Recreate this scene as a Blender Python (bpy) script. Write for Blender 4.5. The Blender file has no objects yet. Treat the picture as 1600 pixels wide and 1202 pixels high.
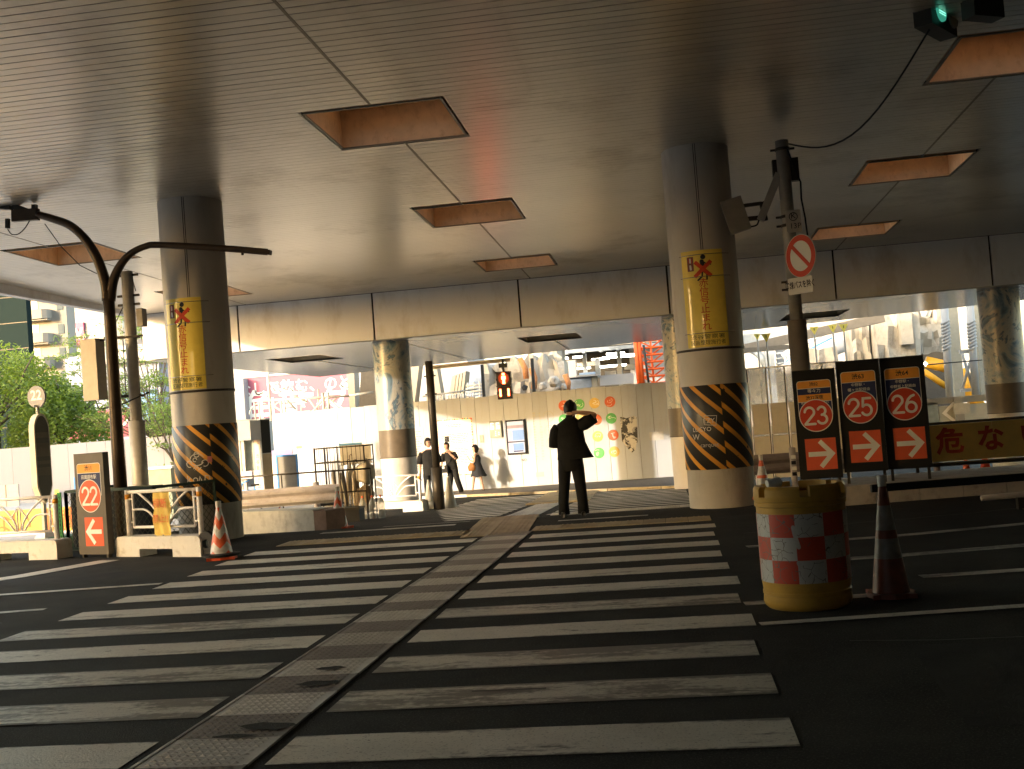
import bpy, bmesh, math, random
from math import sin, cos, pi, radians as R
from mathutils import Vector, Matrix

# ---------------------------------------------------------------- camera, sky, sun, exposure
S = bpy.context.scene
COL = S.collection
rnd = random.Random(7)
YAW, PITCH, ROLL, F_PX, EYE = R(7.8), R(1.85), R(4.35), 1750.0, 1.5
CAM_F = Vector((-sin(YAW)*cos(PITCH), cos(YAW)*cos(PITCH), sin(PITCH)))
CR0 = Vector((cos(YAW), sin(YAW), 0)); CU0 = CR0.cross(CAM_F)
CAM_R = CR0*cos(ROLL) - CU0*sin(ROLL); CAM_U = CU0*cos(ROLL) + CR0*sin(ROLL)
cam_data = bpy.data.cameras.new('camera'); cam = bpy.data.objects.new('camera', cam_data)
COL.objects.link(cam); S.camera = cam
cam.matrix_world = Matrix(((CAM_R.x, CAM_U.x, -CAM_F.x, 0), (CAM_R.y, CAM_U.y, -CAM_F.y, 0), (CAM_R.z, CAM_U.z, -CAM_F.z, EYE), (0, 0, 0, 1)))
cam_data.sensor_width = 36; cam_data.lens = F_PX/1600*36; cam_data.clip_start = .05; cam_data.clip_end = 900

SUN_AZ, SUN_EL = R(222), R(12)          # azimuth clockwise from +Y: the sun stands low behind and left of the camera
world = bpy.data.worlds.new('World'); S.world = world; world.use_nodes = True
wn = world.node_tree; sky = wn.nodes.new('ShaderNodeTexSky'); sky.sky_type = 'NISHITA'; sky.sun_disc = False
sky.sun_elevation = SUN_EL; sky.sun_rotation = SUN_AZ; sky.air_density = 1.0; sky.dust_density = 3.0; sky.ozone_density = .6
bg = wn.nodes['Background']; wn.links.new(sky.outputs[0], bg.inputs[0]); bg.inputs[1].default_value = .15
sl = bpy.data.lights.new('sun', 'SUN'); sl.energy = .5; sl.angle = R(.9); sl.color = (1, .97, .95)
sun = bpy.data.objects.new('sun', sl); COL.objects.link(sun)
sdir = Vector((sin(SUN_AZ)*cos(SUN_EL), cos(SUN_AZ)*cos(SUN_EL), sin(SUN_EL)))
sun.rotation_euler = (-sdir).to_track_quat('-Z', 'Y').to_euler(); sun.location = sdir*60
S.view_settings.view_transform = 'Standard'; S.view_settings.look = 'None'; S.view_settings.gamma = 1
S.view_settings.use_curve_mapping = False
S.view_settings.exposure = 3.42
S.view_settings.use_white_balance = True
S.view_settings.white_balance_temperature = 7700; S.view_settings.white_balance_tint = 10
S.render.engine = 'CYCLES'; S.cycles.use_denoising = True; S.cycles.max_bounces = 10; S.cycles.diffuse_bounces = 6
S.cycles.glossy_bounces = 4; S.cycles.transparent_max_bounces = 12; S.cycles.caustics_reflective = False; S.cycles.caustics_refractive = False

# ---------------------------------------------------------------- ground height and pixel-to-place helpers
KN = [(-1e4, 0), (17, 0), (20, -.2), (25, -.44), (27, -.53), (30, -.63), (37, -.82), (1e4, -.82)]
def gz(y):
    for (a, za), (b, zb) in zip(KN, KN[1:]):
        if y <= b: return za + (zb-za)*(y-a)/(b-a)
    return KN[-1][1]
def ray(x, y): return CAM_R*((x-800)/F_PX) - CAM_U*((y-601)/F_PX) + CAM_F
def U(x, y, Y):                      # the point of the place at depth Y that the photograph shows at x, y
    d = ray(x, y); t = Y/d.y
    return Vector((0, 0, EYE)) + d*t
def ceil_z(y): return 5.35 - .018*(y-17)

# ---------------------------------------------------------------- materials
def M(name, col, rough=.6, metal=0., var=.12, scale=6., bump=0., bscale=60., emit=0., ecol=None, spec=.22, dirt=None, alpha=None, coat=0.):
    m = bpy.data.materials.new(name); m.use_nodes = True; nt = m.node_tree; N = nt.nodes; L = nt.links
    b = N['Principled BSDF']; b.inputs['Roughness'].default_value = rough; b.inputs['Metallic'].default_value = metal
    b.inputs['Specular IOR Level'].default_value = spec
    if coat: b.inputs['Coat Weight'].default_value = coat
    tc = N.new('ShaderNodeTexCoord'); no = N.new('ShaderNodeTexNoise'); no.inputs['Scale'].default_value = scale
    no.inputs['Detail'].default_value = 6; no.inputs['Roughness'].default_value = .65
    L.new(tc.outputs['Object'], no.inputs['Vector'])
    mr = N.new('ShaderNodeMapRange'); mr.inputs['From Min'].default_value = .3; mr.inputs['From Max'].default_value = .7
    mr.inputs['To Min'].default_value = 1-var; mr.inputs['To Max'].default_value = 1+var
    L.new(no.outputs['Fac'], mr.inputs['Value'])
    mx = N.new('ShaderNodeVectorMath'); mx.operation = 'SCALE'; mx.inputs[0].default_value = col[:3]
    L.new(mr.outputs[0], mx.inputs['Scale'])
    out = mx.outputs[0]
    if dirt:                                  # (colour, amount, scale, stretch in z)
        mp = N.new('ShaderNodeMapping'); mp.inputs['Scale'].default_value = (1, 1, dirt[3])
        n2 = N.new('ShaderNodeTexNoise'); n2.inputs['Scale'].default_value = dirt[2]; n2.inputs['Detail'].default_value = 8
        n2.inputs['Roughness'].default_value = .7
        L.new(tc.outputs['Object'], mp.inputs[0]); L.new(mp.outputs[0], n2.inputs['Vector'])
        cr = N.new('ShaderNodeMapRange'); cr.inputs['From Min'].default_value = .52; cr.inputs['From Max'].default_value = .72
        cr.inputs['To Max'].default_value = dirt[1]; L.new(n2.outputs['Fac'], cr.inputs['Value'])
        mm = N.new('ShaderNodeMix'); mm.data_type = 'RGBA'; mm.inputs['B'].default_value = (*dirt[0], 1)
        L.new(cr.outputs[0], mm.inputs['Factor']); L.new(out, mm.inputs['A']); out = mm.outputs['Result']
    L.new(out, b.inputs['Base Color'])
    if bump:
        n3 = N.new('ShaderNodeTexNoise'); n3.inputs['Scale'].default_value = bscale; n3.inputs['Detail'].default_value = 4
        L.new(tc.outputs['Object'], n3.inputs['Vector'])
        bp = N.new('ShaderNodeBump'); bp.inputs['Strength'].default_value = bump; bp.inputs['Distance'].default_value = .01
        L.new(n3.outputs['Fac'], bp.inputs['Height']); L.new(bp.outputs[0], b.inputs['Normal'])
    if emit:
        b.inputs['Emission Color'].default_value = (*(ecol or col), 1); b.inputs['Emission Strength'].default_value = emit
    if alpha is not None: b.inputs['Alpha'].default_value = alpha
    m['out'] = 1
    return m

asphalt = M('asphalt', (.026, .025, .022), .9, spec=.12, var=.5, scale=1.1, bump=1.0, bscale=110, dirt=((.10, .095, .085), .95, 75, 1))
asphalt_p = M('asphalt_patch', (.019, .018, .017), .85, spec=.15, var=.4, scale=2, bump=1., bscale=90)
asphalt_n = M('asphalt_tile', (.05, .045, .04), .8, var=.3, scale=3, bump=.5)
stain = M('oil_stain', (.022, .021, .02), .5, var=.3)
def paint_mat(name, col, wear):
    m = M(name, col, .46, var=.14, scale=1.6, bump=.4, bscale=90)
    nt = m.node_tree; N = nt.nodes; L = nt.links; b = N['Principled BSDF']; src = b.inputs['Base Color'].links[0].from_socket
    geo = N.new('ShaderNodeNewGeometry')
    n = N.new('ShaderNodeTexNoise'); n.inputs['Scale'].default_value = 1.1; n.inputs['Detail'].default_value = 12; n.inputs['Roughness'].default_value = .72
    mp = N.new('ShaderNodeMapping'); mp.inputs['Scale'].default_value = (1, 4, 1)
    L.new(geo.outputs['Position'], mp.inputs[0]); L.new(mp.outputs[0], n.inputs['Vector'])
    r = N.new('ShaderNodeMapRange'); r.inputs['From Min'].default_value = .60-wear; r.inputs['From Max'].default_value = .70-wear; r.inputs['To Max'].default_value = .85
    tcg = N.new('ShaderNodeTexCoord'); sg = N.new('ShaderNodeSeparateXYZ'); L.new(tcg.outputs['Generated'], sg.inputs[0])
    def mt(op, a, c):
        q = N.new('ShaderNodeMath'); q.operation = op
        for i_, v_ in enumerate((a, c)):
            if isinstance(v_, (int, float)): q.inputs[i_].default_value = v_
            else: L.new(v_, q.inputs[i_])
        return q.outputs[0]
    ed = mt('ABSOLUTE', mt('SUBTRACT', sg.outputs['Y'], .5), 0); er = N.new('ShaderNodeMapRange'); er.inputs['From Min'].default_value = .40; er.inputs['From Max'].default_value = .5; er.inputs['To Max'].default_value = .16
    L.new(ed, er.inputs['Value']); nf = N.new('ShaderNodeTexNoise'); nf.inputs['Scale'].default_value = 22; nf.inputs['Detail'].default_value = 6; L.new(geo.outputs['Position'], nf.inputs['Vector'])
    tot = mt('ADD', mt('ADD', n.outputs['Fac'], er.outputs[0]), mt('MULTIPLY', mt('SUBTRACT', nf.outputs['Fac'], .5), .22)); L.new(tot, r.inputs['Value'])
    n2 = N.new('ShaderNodeTexNoise'); n2.inputs['Scale'].default_value = 70; n2.inputs['Detail'].default_value = 3
    L.new(geo.outputs['Position'], n2.inputs['Vector'])
    r2 = N.new('ShaderNodeMapRange'); r2.inputs['From Min'].default_value = .58; r2.inputs['From Max'].default_value = .7; r2.inputs['To Max'].default_value = .6
    L.new(n2.outputs['Fac'], r2.inputs['Value'])
    ad = N.new('ShaderNodeMath'); ad.operation = 'MAXIMUM'; L.new(r.outputs[0], ad.inputs[0]); L.new(r2.outputs[0], ad.inputs[1])
    mm = N.new('ShaderNodeMix'); mm.data_type = 'RGBA'; mm.inputs['B'].default_value = (.06, .057, .052, 1)
    L.new(ad.outputs[0], mm.inputs['Factor']); L.new(src, mm.inputs['A']); L.new(mm.outputs['Result'], b.inputs['Base Color'])
    return m
road_paint = paint_mat('road_paint', (.56, .53, .46), .045)
road_paint_worn = paint_mat('road_paint_worn', (.46, .44, .38), .14)
tact_light = M('tactile_pale', (.56, .54, .50), .5, var=.2, scale=4, bump=.2, dirt=((.2, .18, .16), .5, 3, 1))
tact_dark = M('tactile_brown', (.25, .23, .215), .5, var=.2, scale=4, bump=.2)
tact_yel = M('tactile_yellow', (.38, .30, .18), .55, var=.25, scale=3, dirt=((.12, .10, .08), .8, 5, 1))
concrete = M('concrete', (.42, .39, .34), .8, var=.12, scale=1.5, bump=.3, dirt=((.17, .14, .11), .6, 2.5, .3))
col_metal = M('column_cladding', (.52, .49, .46), .55, metal=.0, var=.07, scale=1.2, dirt=((.24, .20, .16), .5, 1.6, .25))
ceil_metal = M('ceiling_aluminium', (.60, .565, .50), .30, metal=.42, spec=.5, var=.07, scale=.35, dirt=((.27, .23, .17), .75, .45, 1))
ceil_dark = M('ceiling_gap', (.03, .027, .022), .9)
fascia_m = M('fascia_panel', (.66, .67, .70), .8, metal=.1, var=.05, scale=.4, dirt=((.33, .27, .21), .5, 1.0, .4))
soffit_m = M('soffit_panel', (.55, .55, .50), .24, metal=.4, spec=.5, var=.05, scale=.3, dirt=((.35, .33, .28), .5, .7, 1))
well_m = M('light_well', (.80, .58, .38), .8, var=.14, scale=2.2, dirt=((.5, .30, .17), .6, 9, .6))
well_rim = M('well_rim', (.26, .23, .18), .5, metal=.4)
black_m = M('black_rubber', (.018, .018, .018), .6)
dark_metal = M('dark_metal', (.045, .038, .030), .45, metal=.4)
white_metal = M('white_pipe', (.74, .71, .70), .45, var=.08, dirt=((.4, .32, .25), .5, 12, 1))
block_m = M('cream_concrete', (.68, .65, .60), .8, var=.1, scale=3, bump=.3, dirt=((.35, .28, .2), .7, 6, 1))
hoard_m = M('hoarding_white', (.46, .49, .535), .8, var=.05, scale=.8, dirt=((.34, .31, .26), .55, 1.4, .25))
hoard_gap = M('hoarding_joint', (.25, .21, .16), .8)
yellow_m = M('sign_yellow', (.86, .66, .14), .35, var=.06, coat=.3)
red_m = M('sign_red', (.62, .06, .03), .45, var=.05)
sred_m = M('arrow_red', (.70, .11, .05), .45, var=.05)
orange_m = M('sign_orange', (.80, .33, .06), .45, var=.05)
navy_m = M('sign_navy', (.03, .04, .10), .65, var=.08)
white_m = M('sign_white', (.75, .73, .68), .45, var=.04)
board_m = M('sign_board_black', (.018, .017, .015), .75, var=.1, spec=.2)
board_grey = M('sign_board_grey', (.105, .09, .072), .42, metal=.2, var=.1)
ink = M('ink_black', (.02, .02, .02), .6)
ink_red = M('ink_red', (.62, .08, .03), .5)
cone_red = M('cone_red', (.72, .10, .035), .45, var=.12, scale=9, dirt=((.2, .08, .05), .5, 8, 1))
cone_white = M('cone_reflective', (.62, .60, .58), .35, var=.12, scale=12, dirt=((.25, .23, .2), .6, 7, 1))
green_m = M('green_metal', (.06, .30, .10), .5, var=.15)
dgreen_m = M('dark_green_metal', (.012, .03, .018), .55)
grey_box = M('grey_box', (.30, .27, .23), .5, metal=.2)
galv = M('galvanised', (.36, .34, .31), .5, metal=.2, var=.15, scale=5)
skin_m = M('skin', (.46, .27, .19), .55, var=.05)
hair_m = M('hair_black', (.012, .010, .009), .5)
cloth_m = M('black_cloth', (.013, .013, .013), .9, var=.3, bump=1.0, bscale=9)
leather_m = M('tan_leather', (.30, .13, .05), .6, var=.15)
plastic_y = M('barrel_yellow', (.54, .30, .06), .38, var=.1, scale=5, dirt=((.30, .17, .05), .6, 5, 2))

# ---------------------------------------------------------------- mesh builder
def smooth(pts, n=6):
    P = [Vector(p) for p in pts]; P = [P[0]*2-P[1]]+P+[P[-1]*2-P[-2]]; out = []
    for i in range(1, len(P)-2):
        a, b, c, d = P[i-1:i+3]
        for k in range(n):
            t = k/n; out.append(.5*((2*b)+(c-a)*t+(2*a-5*b+4*c-d)*t*t+(3*b-a-3*c+d)*t**3))
    return out+[P[-2]]
class MB:
    def __init__(s): s.v = []; s.f = []
    def add(s, vs, fs):
        k = len(s.v); s.v += [tuple(p) for p in vs]; s.f += [tuple(i+k for i in f) for f in fs]; return s
    def box(s, x0, x1, y0, y1, z0, z1):
        v = [(x0, y0, z0), (x1, y0, z0), (x1, y1, z0), (x0, y1, z0), (x0, y0, z1), (x1, y0, z1), (x1, y1, z1), (x0, y1, z1)]
        return s.add(v, [(0, 3, 2, 1), (4, 5, 6, 7), (0, 1, 5, 4), (1, 2, 6, 5), (2, 3, 7, 6), (3, 0, 4, 7)])
    def bar(s, a, b, w, h=None, up=(0, 0, 1)):           # square bar from a to b
        a = Vector(a); b = Vector(b); h = h or w; d = (b-a).normalized(); u = Vector(up)
        if abs(d.dot(u)) > .98: u = Vector((1, 0, 0))
        x = d.cross(u).normalized(); y = x.cross(d).normalized(); v = []
        for p in (a, b):
            for sx, sy in ((-1, -1), (1, -1), (1, 1), (-1, 1)): v.append(p+x*sx*w/2+y*sy*h/2)
        return s.add(v, [(0, 3, 2, 1), (4, 5, 6, 7), (0, 1, 5, 4), (1, 2, 6, 5), (2, 3, 7, 6), (3, 0, 4, 7)])
    def tube(s, pts, r, n=8, sx=1., sy=1., caps=True, ref=(0, 0, 1)):
        pts = [Vector(p) for p in pts]; m = len(pts); rs = r if isinstance(r, (list, tuple)) else [r]*m
        vs = []; x = None
        for i, p in enumerate(pts):
            d = (pts[min(i+1, m-1)]-pts[max(i-1, 0)]).normalized()
            if x is None:
                u = Vector(ref)
                if abs(d.dot(u)) > .97: u = Vector((0, 1, 0))
                x = u.cross(d).normalized()
            else: x = (x-d*x.dot(d)).normalized()
            y = d.cross(x)
            ri = rs[i]; ra, rb = (ri if isinstance(ri, tuple) else (ri*sx, ri*sy))
            for k in range(n):
                a = 2*pi*k/n; vs.append(p+x*cos(a)*ra+y*sin(a)*rb)
        fs = [(i*n+k, i*n+(k+1) % n, (i+1)*n+(k+1) % n, (i+1)*n+k) for i in range(m-1) for k in range(n)]
        if caps: fs += [tuple(range(n-1, -1, -1)), tuple(range((m-1)*n, m*n))]
        return s.add(vs, fs)
    def lathe(s, prof, c=(0, 0, 0), n=24, a0=0., a1=2*pi, sx=1, sy=1):
        full = abs(a1-a0-2*pi) < 1e-6; k = n if full else n+1; vs = []
        for r, z in prof:
            for i in range(k):
                a = a0+(a1-a0)*i/n; vs.append((c[0]+r*sin(a)*sx, c[1]-r*cos(a)*sy, c[2]+z))
        fs = []
        for j in range(len(prof)-1):
            for i in range(n):
                i2 = (i+1) % k; fs.append((j*k+i, j*k+i2, (j+1)*k+i2, (j+1)*k+i))
        return s.add(vs, fs)
    def poly(s, pts, out, t):                      # polygon in the x-z plane, front face at y=-out, thickness t
        n = len(pts); v = [(x, -out, z) for x, z in pts]+[(x, -out+t, z) for x, z in pts]
        return s.add(v, [tuple(range(n)), tuple(range(2*n-1, n-1, -1))]+[(i, i+n, (i+1) % n+n, (i+1) % n) for i in range(n)])
    def rect(s, x0, x1, z0, z1, out, t): return s.poly([(x0, z0), (x1, z0), (x1, z1), (x0, z1)], out, t)
    def disc(s, cx, cz, r, out, t, n=32, rz=None): 
        rz = rz or r
        return s.poly([(cx+r*cos(2*pi*i/n), cz+rz*sin(2*pi*i/n)) for i in range(n)], out, t)
    def ring(s, cx, cz, ra, rb, out, t, n=32, sz=1.):
        v = []
        for i in range(n):
            a = 2*pi*i/n
            for r, o in ((ra, out), (rb, out), (rb, out-t), (ra, out-t)): v.append((cx+r*cos(a), -o, cz+r*sin(a)*sz))
        f = []
        for i in range(n):
            j = (i+1) % n
            for q in range(4): f.append((i*4+q, j*4+q, j*4+(q+1) % 4, i*4+(q+1) % 4))
        return s.add(v, f)
    def stroke(s, pts, w, out, t=.002, cap=True):   # rounded pen stroke in the x-z plane
        pts = [Vector((p[0], p[1])) for p in pts]; n = len(pts); L = []; Rr = []
        for i, p in enumerate(pts):
            a = (p-pts[i-1]).normalized() if i else (pts[1]-p).normalized()
            b = (pts[i+1]-p).normalized() if i < n-1 else a
            na = Vector((-a.y, a.x)); nb = Vector((-b.y, b.x)); m = (na+nb)
            m = m.normalized() if m.length > .2 else na
            k = min(1.6, 1/max(.5, m.dot(na))); L.append(p+m*w/2*k); Rr.append(p-m*w/2*k)
        v = []; 
        for l, r_ in zip(L, Rr):
            v += [(l.x, -out, l.y), (r_.x, -out, r_.y), (l.x, -out+t, l.y), (r_.x, -out+t, r_.y)]
        f = []
        for i in range(n-1):
            a = i*4; b = a+4
            f += [(a+1, b+1, b, a), (a, b, b+2, a+2), (a+1, a+3, b+3, b+1)]
        s.add(v, f)
        if cap:
            for p, q in ((pts[0], pts[1]), (pts[-1], pts[-2])):
                d = (p-q).normalized(); a0 = math.atan2(d.y, d.x)
                s.poly([(p.x+w/2*cos(a0-pi/2+pi*i/6), p.y+w/2*sin(a0-pi/2+pi*i/6)) for i in range(7)], out, t)
        return s
    def sheet(s, x0, x1, y0, y1, dz, xa=None, xb=None):   # draped on the ground; xa, xb: x range at the far end
        ys = sorted({y0, y1} | {k[0] for k in KN if y0 < k[0] < y1}); v = []; 
        xa = x0 if xa is None else xa; xb = x1 if xb is None else xb
        for y in ys:
            t = (y-y0)/(y1-y0); v += [(x0+(xa-x0)*t, y, gz(y)+dz), (x1+(xb-x1)*t, y, gz(y)+dz)]
        return s.add(v, [(2*i, 2*i+1, 2*i+3, 2*i+2) for i in range(len(ys)-1)])
    def xf(s, fn): s.v = [tuple(fn(*p)) for p in s.v]; return s
    def mesh(s, name, mat, smooth=False):
        me = bpy.data.meshes.new(name); me.from_pydata(s.v, [], s.f); me.materials.append(mat)
        if smooth is True: me.polygons.foreach_set('use_smooth', [True]*len(me.polygons))
        me.update(); 
        if smooth and smooth is not True:
            me.polygons.foreach_set('use_smooth', [True]*len(me.polygons)); me.set_sharp_from_angle(angle=R(smooth))
        return me
    def build(s, name, mat, parent=None, smooth=False, label=None, kind=None):
        return obj(name, s.mesh(name, mat, smooth), parent, label, kind)
def obj(name, me, parent=None, label=None, kind=None, loc=None, rz=None):
    o = bpy.data.objects.new(name, me); COL.objects.link(o); o.parent = parent
    if label: o['label'] = label
    if kind: o['kind'] = kind
    if loc is not None: o.location = loc
    if rz is not None: o.rotation_euler = (0, 0, rz)
    return o
def thing(name, label, cat, loc=(0, 0, 0), rz=0., group=None):
    o = bpy.data.objects.new(name, None); COL.objects.link(o); o.location = loc; o.rotation_euler = (0, 0, rz); o.empty_display_size = .1
    o['label'] = label; o['category'] = cat
    if group: o['group'] = group
    return o
def tag(o, label, cat, group=None):
    o['label'] = label; o['category'] = cat
    if group: o['group'] = group
    return o
def dup(root, label, loc=None, rz=None, group=None):
    def cp(o, par):
        c = o.copy(); COL.objects.link(c); c.parent = par
        for ch in [k for k in bpy.data.objects if k.parent == o]: cp(ch, c)
        return c
    c = cp(root, None); c['label'] = label
    if loc is not None: c.location = loc
    if rz is not None: c.rotation_euler = (0, 0, rz)
    if group: c['group'] = group
    return c
_fc = {}
def text(s, size, x, z, out, mat, parent, name='lettering', align='CENTER', sx=1., bold=0., bend=None, sub=None, label=None):
    key = (s, align, bold)
    if key not in _fc:
        c = bpy.data.curves.new('t', 'FONT'); c.body = s; c.align_x = align; c.align_y = 'CENTER'; c.resolution_u = 2
        c.offset = bold
        o = bpy.data.objects.new('t', c); COL.objects.link(o); dg = bpy.context.evaluated_depsgraph_get(); dg.update()
        me = bpy.data.meshes.new_from_object(o.evaluated_get(dg))
        _fc[key] = ([tuple(v.co) for v in me.vertices], [tuple(p.vertices) for p in me.polygons])
        bpy.data.objects.remove(o); bpy.data.curves.remove(c); bpy.data.meshes.remove(me)
    vs, fs = _fc[key]; me = bpy.data.meshes.new(name)
    me.from_pydata([(x+a*size*sx, -out, z+b*size) for a, b, c_ in vs], [], fs)
    if sub:
        bm = bmesh.new(); bm.from_mesh(me)
        for _ in range(3):
            es = [e for e in bm.edges if e.calc_length() > sub]
            if not es: break
            bmesh.ops.subdivide_edges(bm, edges=es, cuts=1); bmesh.ops.triangulate(bm, faces=[f for f in bm.faces if len(f.verts) > 3])
        bm.to_mesh(me); bm.free()
    if bend:
        for v in me.vertices: v.co = bend(*v.co)
    me.materials.append(mat); me.update()
    return obj(name, me, parent, label)
def arc(cx, cz, r, a0, a1, n=14, rz=None):
    rz = rz or r
    return [(cx+r*cos(R(a0+(a1-a0)*i/n)), cz+rz*sin(R(a0+(a1-a0)*i/n))) for i in range(n+1)]
GL = {'2': [arc(.3, .72, .27, 175, -32, 16, .28)+[(.03, .02)], [(.03, .0), (.6, .0)]],
      '3': [arc(.29, .76, .22, 155, -90, 14, .24), arc(.3, .265, .27, 90, -155, 16, .265)],
      '5': [[(.54, 1), (.13, 1), (.09, .52)], arc(.29, .31, .28, 135, -150, 18, .31)],
      '6': [[(.5, .98), (.34, .92), (.18, .76), (.08, .55), (.04, .32)], arc(.32, .29, .28, 175, -185, 22, .29)]}
def digits(s, x, z, h, w, out, mat, parent, gap=.72):
    m = MB(); tot = (len(s)-1)*gap+.62
    for i, ch in enumerate(s):
        for k, p in enumerate(GL[ch]):
            m.stroke([(x+(a-tot/2+i*gap)*h, z+(b-.5)*h) for a, b in p], w, out+.0006*k+.0003*i, .002)
    return m.build('number', mat, parent)
# ================================================================ THE SETTING
def add_random(m, amt):                       # every object that shares the material gets its own slight shade
    N = m.node_tree.nodes; L = m.node_tree.links; b = N['Principled BSDF']; src = b.inputs['Base Color'].links[0].from_socket
    oi = N.new('ShaderNodeObjectInfo'); mr = N.new('ShaderNodeMapRange'); mr.inputs['To Min'].default_value = 1-amt; mr.inputs['To Max'].default_value = 1+amt*.5
    L.new(oi.outputs['Random'], mr.inputs['Value']); v = N.new('ShaderNodeVectorMath'); v.operation = 'SCALE'
    L.new(src, v.inputs[0]); L.new(mr.outputs[0], v.inputs['Scale']); L.new(v.outputs[0], b.inputs['Base Color'])
add_random(hoard_m, .12); add_random(ceil_metal, .07); add_random(tact_light, .2); add_random(tact_dark, .2); add_random(tact_yel, .2); add_random(fascia_m, .05)

# ---- road: one sheet out to the horizon, level under the deck, falling away beyond the columns
m = MB(); ys = [-400, -60, 0, 17, 20, 25, 27, 30, 37, 60, 120, 500]
for y in ys:
    for x in (-400, -30, -6, 6, 30, 400): m.v.append((x, y, gz(y)))
for j in range(len(ys)-1):
    for i in range(5): a = j*6+i; m.f.append((a, a+1, a+7, a+6))
road = m.build('road', asphalt, kind='structure')

def piece(name, m, mat, parent=road): return m.build(name, mat, parent)
# zebra crossing in front of the camera: each bar on both sides of the tactile strip
for k in range(-3, 11):
    y0 = 5.0+.905*k; y1 = y0+.455; ww = road_paint_worn if k in (1, 2, -1, 4) else road_paint
    tl = -2.63+.012*(y0-5)
    j = lambda: rnd.uniform(-.035, .035)
    piece('crosswalk_stripe', MB().sheet(-5.62+j(), tl-.07, y0, y1, .004), ww)
    piece('crosswalk_stripe', MB().sheet(tl+.66, .45+j(), y0, y1, .004), ww)
# second crossing on the falling ground beyond the columns
for k in range(0, 15):
    y0 = 18.6+.905*k; x0 = -3.9-.23*(y0-18.6) if y0 < 26 else -5.6
    piece('crosswalk_stripe', MB().sheet(max(x0, -6.6), -3.15-.03*(y0-18.6), y0, y0+.45, .004), road_paint)
    piece('crosswalk_stripe', MB().sheet(-2.15-.02*(y0-18.6), .3, y0, y0+.45, .004), road_paint)
for a in ((-5.4, -3.3, 16.55, 16.75), (-4.6, -3.2, 17.25, 17.42), (-1.7, -.4, 16.15, 16.3), (-1.8, .3, 17.4, 17.55)):
    piece('crosswalk_stripe', MB().sheet(*a, .004), road_paint_worn)
# long lane lines
def line(pts, w, name='lane_line', mat=road_paint, dz=.004):
    m = MB(); v = []
    for i, p in enumerate(pts):
        a = Vector(pts[max(i-1, 0)]); b = Vector(pts[min(i+1, len(pts)-1)]); d = (b-a).normalized(); n = Vector((-d.y, d.x))*w/2
        for s_ in (1, -1): q = Vector(p)+n*s_; v.append((q.x, q.y, gz(q.y)+dz))
    m.add(v, [(2*i, 2*i+1, 2*i+3, 2*i+2) for i in range(len(pts)-1)]); return piece(name, m, mat)
line([(-13.5, 10.9), (-9, 11.45), (-5.66, 11.72)], .13, dz=.008)
line([(-9.6, 11.6), (-8.3, 13.3), (-7.75, 14.6)], .36, dz=.006)
line([(-11.5, 10.2), (-7.4, 10.55)], .1, mat=road_paint_worn); line([(-7.0, 10.2), (-6.2, 10.32)], .12, mat=road_paint_worn); line([(-8.6, 9.4), (-7.3, 9.5)], .1, mat=road_paint_worn)
line([(.5, 7.75), (2.4, 7.95), (6, 8.2)], .12, dz=.007); line([(.45, 8.58), (1.6, 8.68)], .16, mat=road_paint_worn)
line([(.7, 11.95), (2.3, 12.15), (5, 12.9)], .17, mat=road_paint_worn); line([(.8, 10.6), (2, 10.68), (4.4, 11.1)], .2, mat=road_paint_worn)
line([(1.9, 9.4), (3.2, 9.5)], .16, mat=road_paint_worn)
for x, y, a, b in ((-3.9, 5.9, .5, .03), (-1.0, 6.2, .42, .035), (-3.2, 8.1, .3, .02)):      # tyre scuffs
    piece('scuff_mark', MB().sheet(x-a/2, x+a/2, y, y+b, .0075), stain)
for i in range(26):      # studs and drips lost in the paint
    x = rnd.uniform(-5, .3); y = 5.2+.905*rnd.randrange(0, 9)+rnd.uniform(-.1, .2); 
    if -2.9 < x < -1.7: continue
    piece('tar_spot', MB().sheet(x, x+.05, y, y+.018, .0078), stain)
for x0, x1, y0, y1 in ((-11.5, -7.6, 9.1, 9.9), (1.2, 3.9, 5.2, 6.9), (.9, 1.5, 9.6, 15.2), (-9.4, -6.6, 12.4, 13.1), (3.4, 6.0, 9.0, 10.1)):
    piece('asphalt_patch', MB().sheet(x0, x1, y0, y1, .002, x0+.1, x1+.06), asphalt_p)
for x0, y0, x1, y1 in ((-11, 10.6, -6.2, 9.6), (1.0, 7.1, 5.5, 6.6), (-5.9, 6.0, -8.5, 11.2), (.7, 13.2, 4.2, 14.1), (2.6, 5.2, 3.1, 9.2)):
    pts = [(x0+(x1-x0)*k/9+rnd.uniform(-.07, .07), y0+(y1-y0)*k/9+rnd.uniform(-.07, .07)) for k in range(10)]
    line(pts, .014, 'crack', stain, .0045)
# tactile strip: moulded tiles with studs, alternately painted pale and brown
def tile_mesh(name, w, d, nx, ny, bars, mat, rim=True):
    t = MB(); t.box(-w/2, w/2, 0, d, -.03, .008)
    if rim:
        t.box(-w/2-.002, -w/2+.018, .001, d-.001, -.02, .012); t.box(w/2-.018, w/2+.002, .001, d-.001, -.02, .012)
    for i in range(nx):
        x = -w/2+.05+(w-.1)*(i+.5)/nx
        if bars: t.box(x-.012, x+.012, .02, d-.02, .0, .014); continue
        for j_ in range(ny):
            y = d*(j_+.5)/ny
            t.add([(x-.016, y-.010, .008), (x+.016, y-.010, .008), (x+.016, y+.010, .008), (x-.016, y+.010, .008), (x, y, .0165)], [(0, 1, 4), (1, 2, 4), (2, 3, 4), (3, 0, 4)])
    return t.mesh(name, mat)
tl_m = tile_mesh('tactile_tile', .58, .452, 11, 7, False, tact_light); td_m = tile_mesh('tactile_tile', .58, .447, 11, 7, False, tact_dark)
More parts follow.
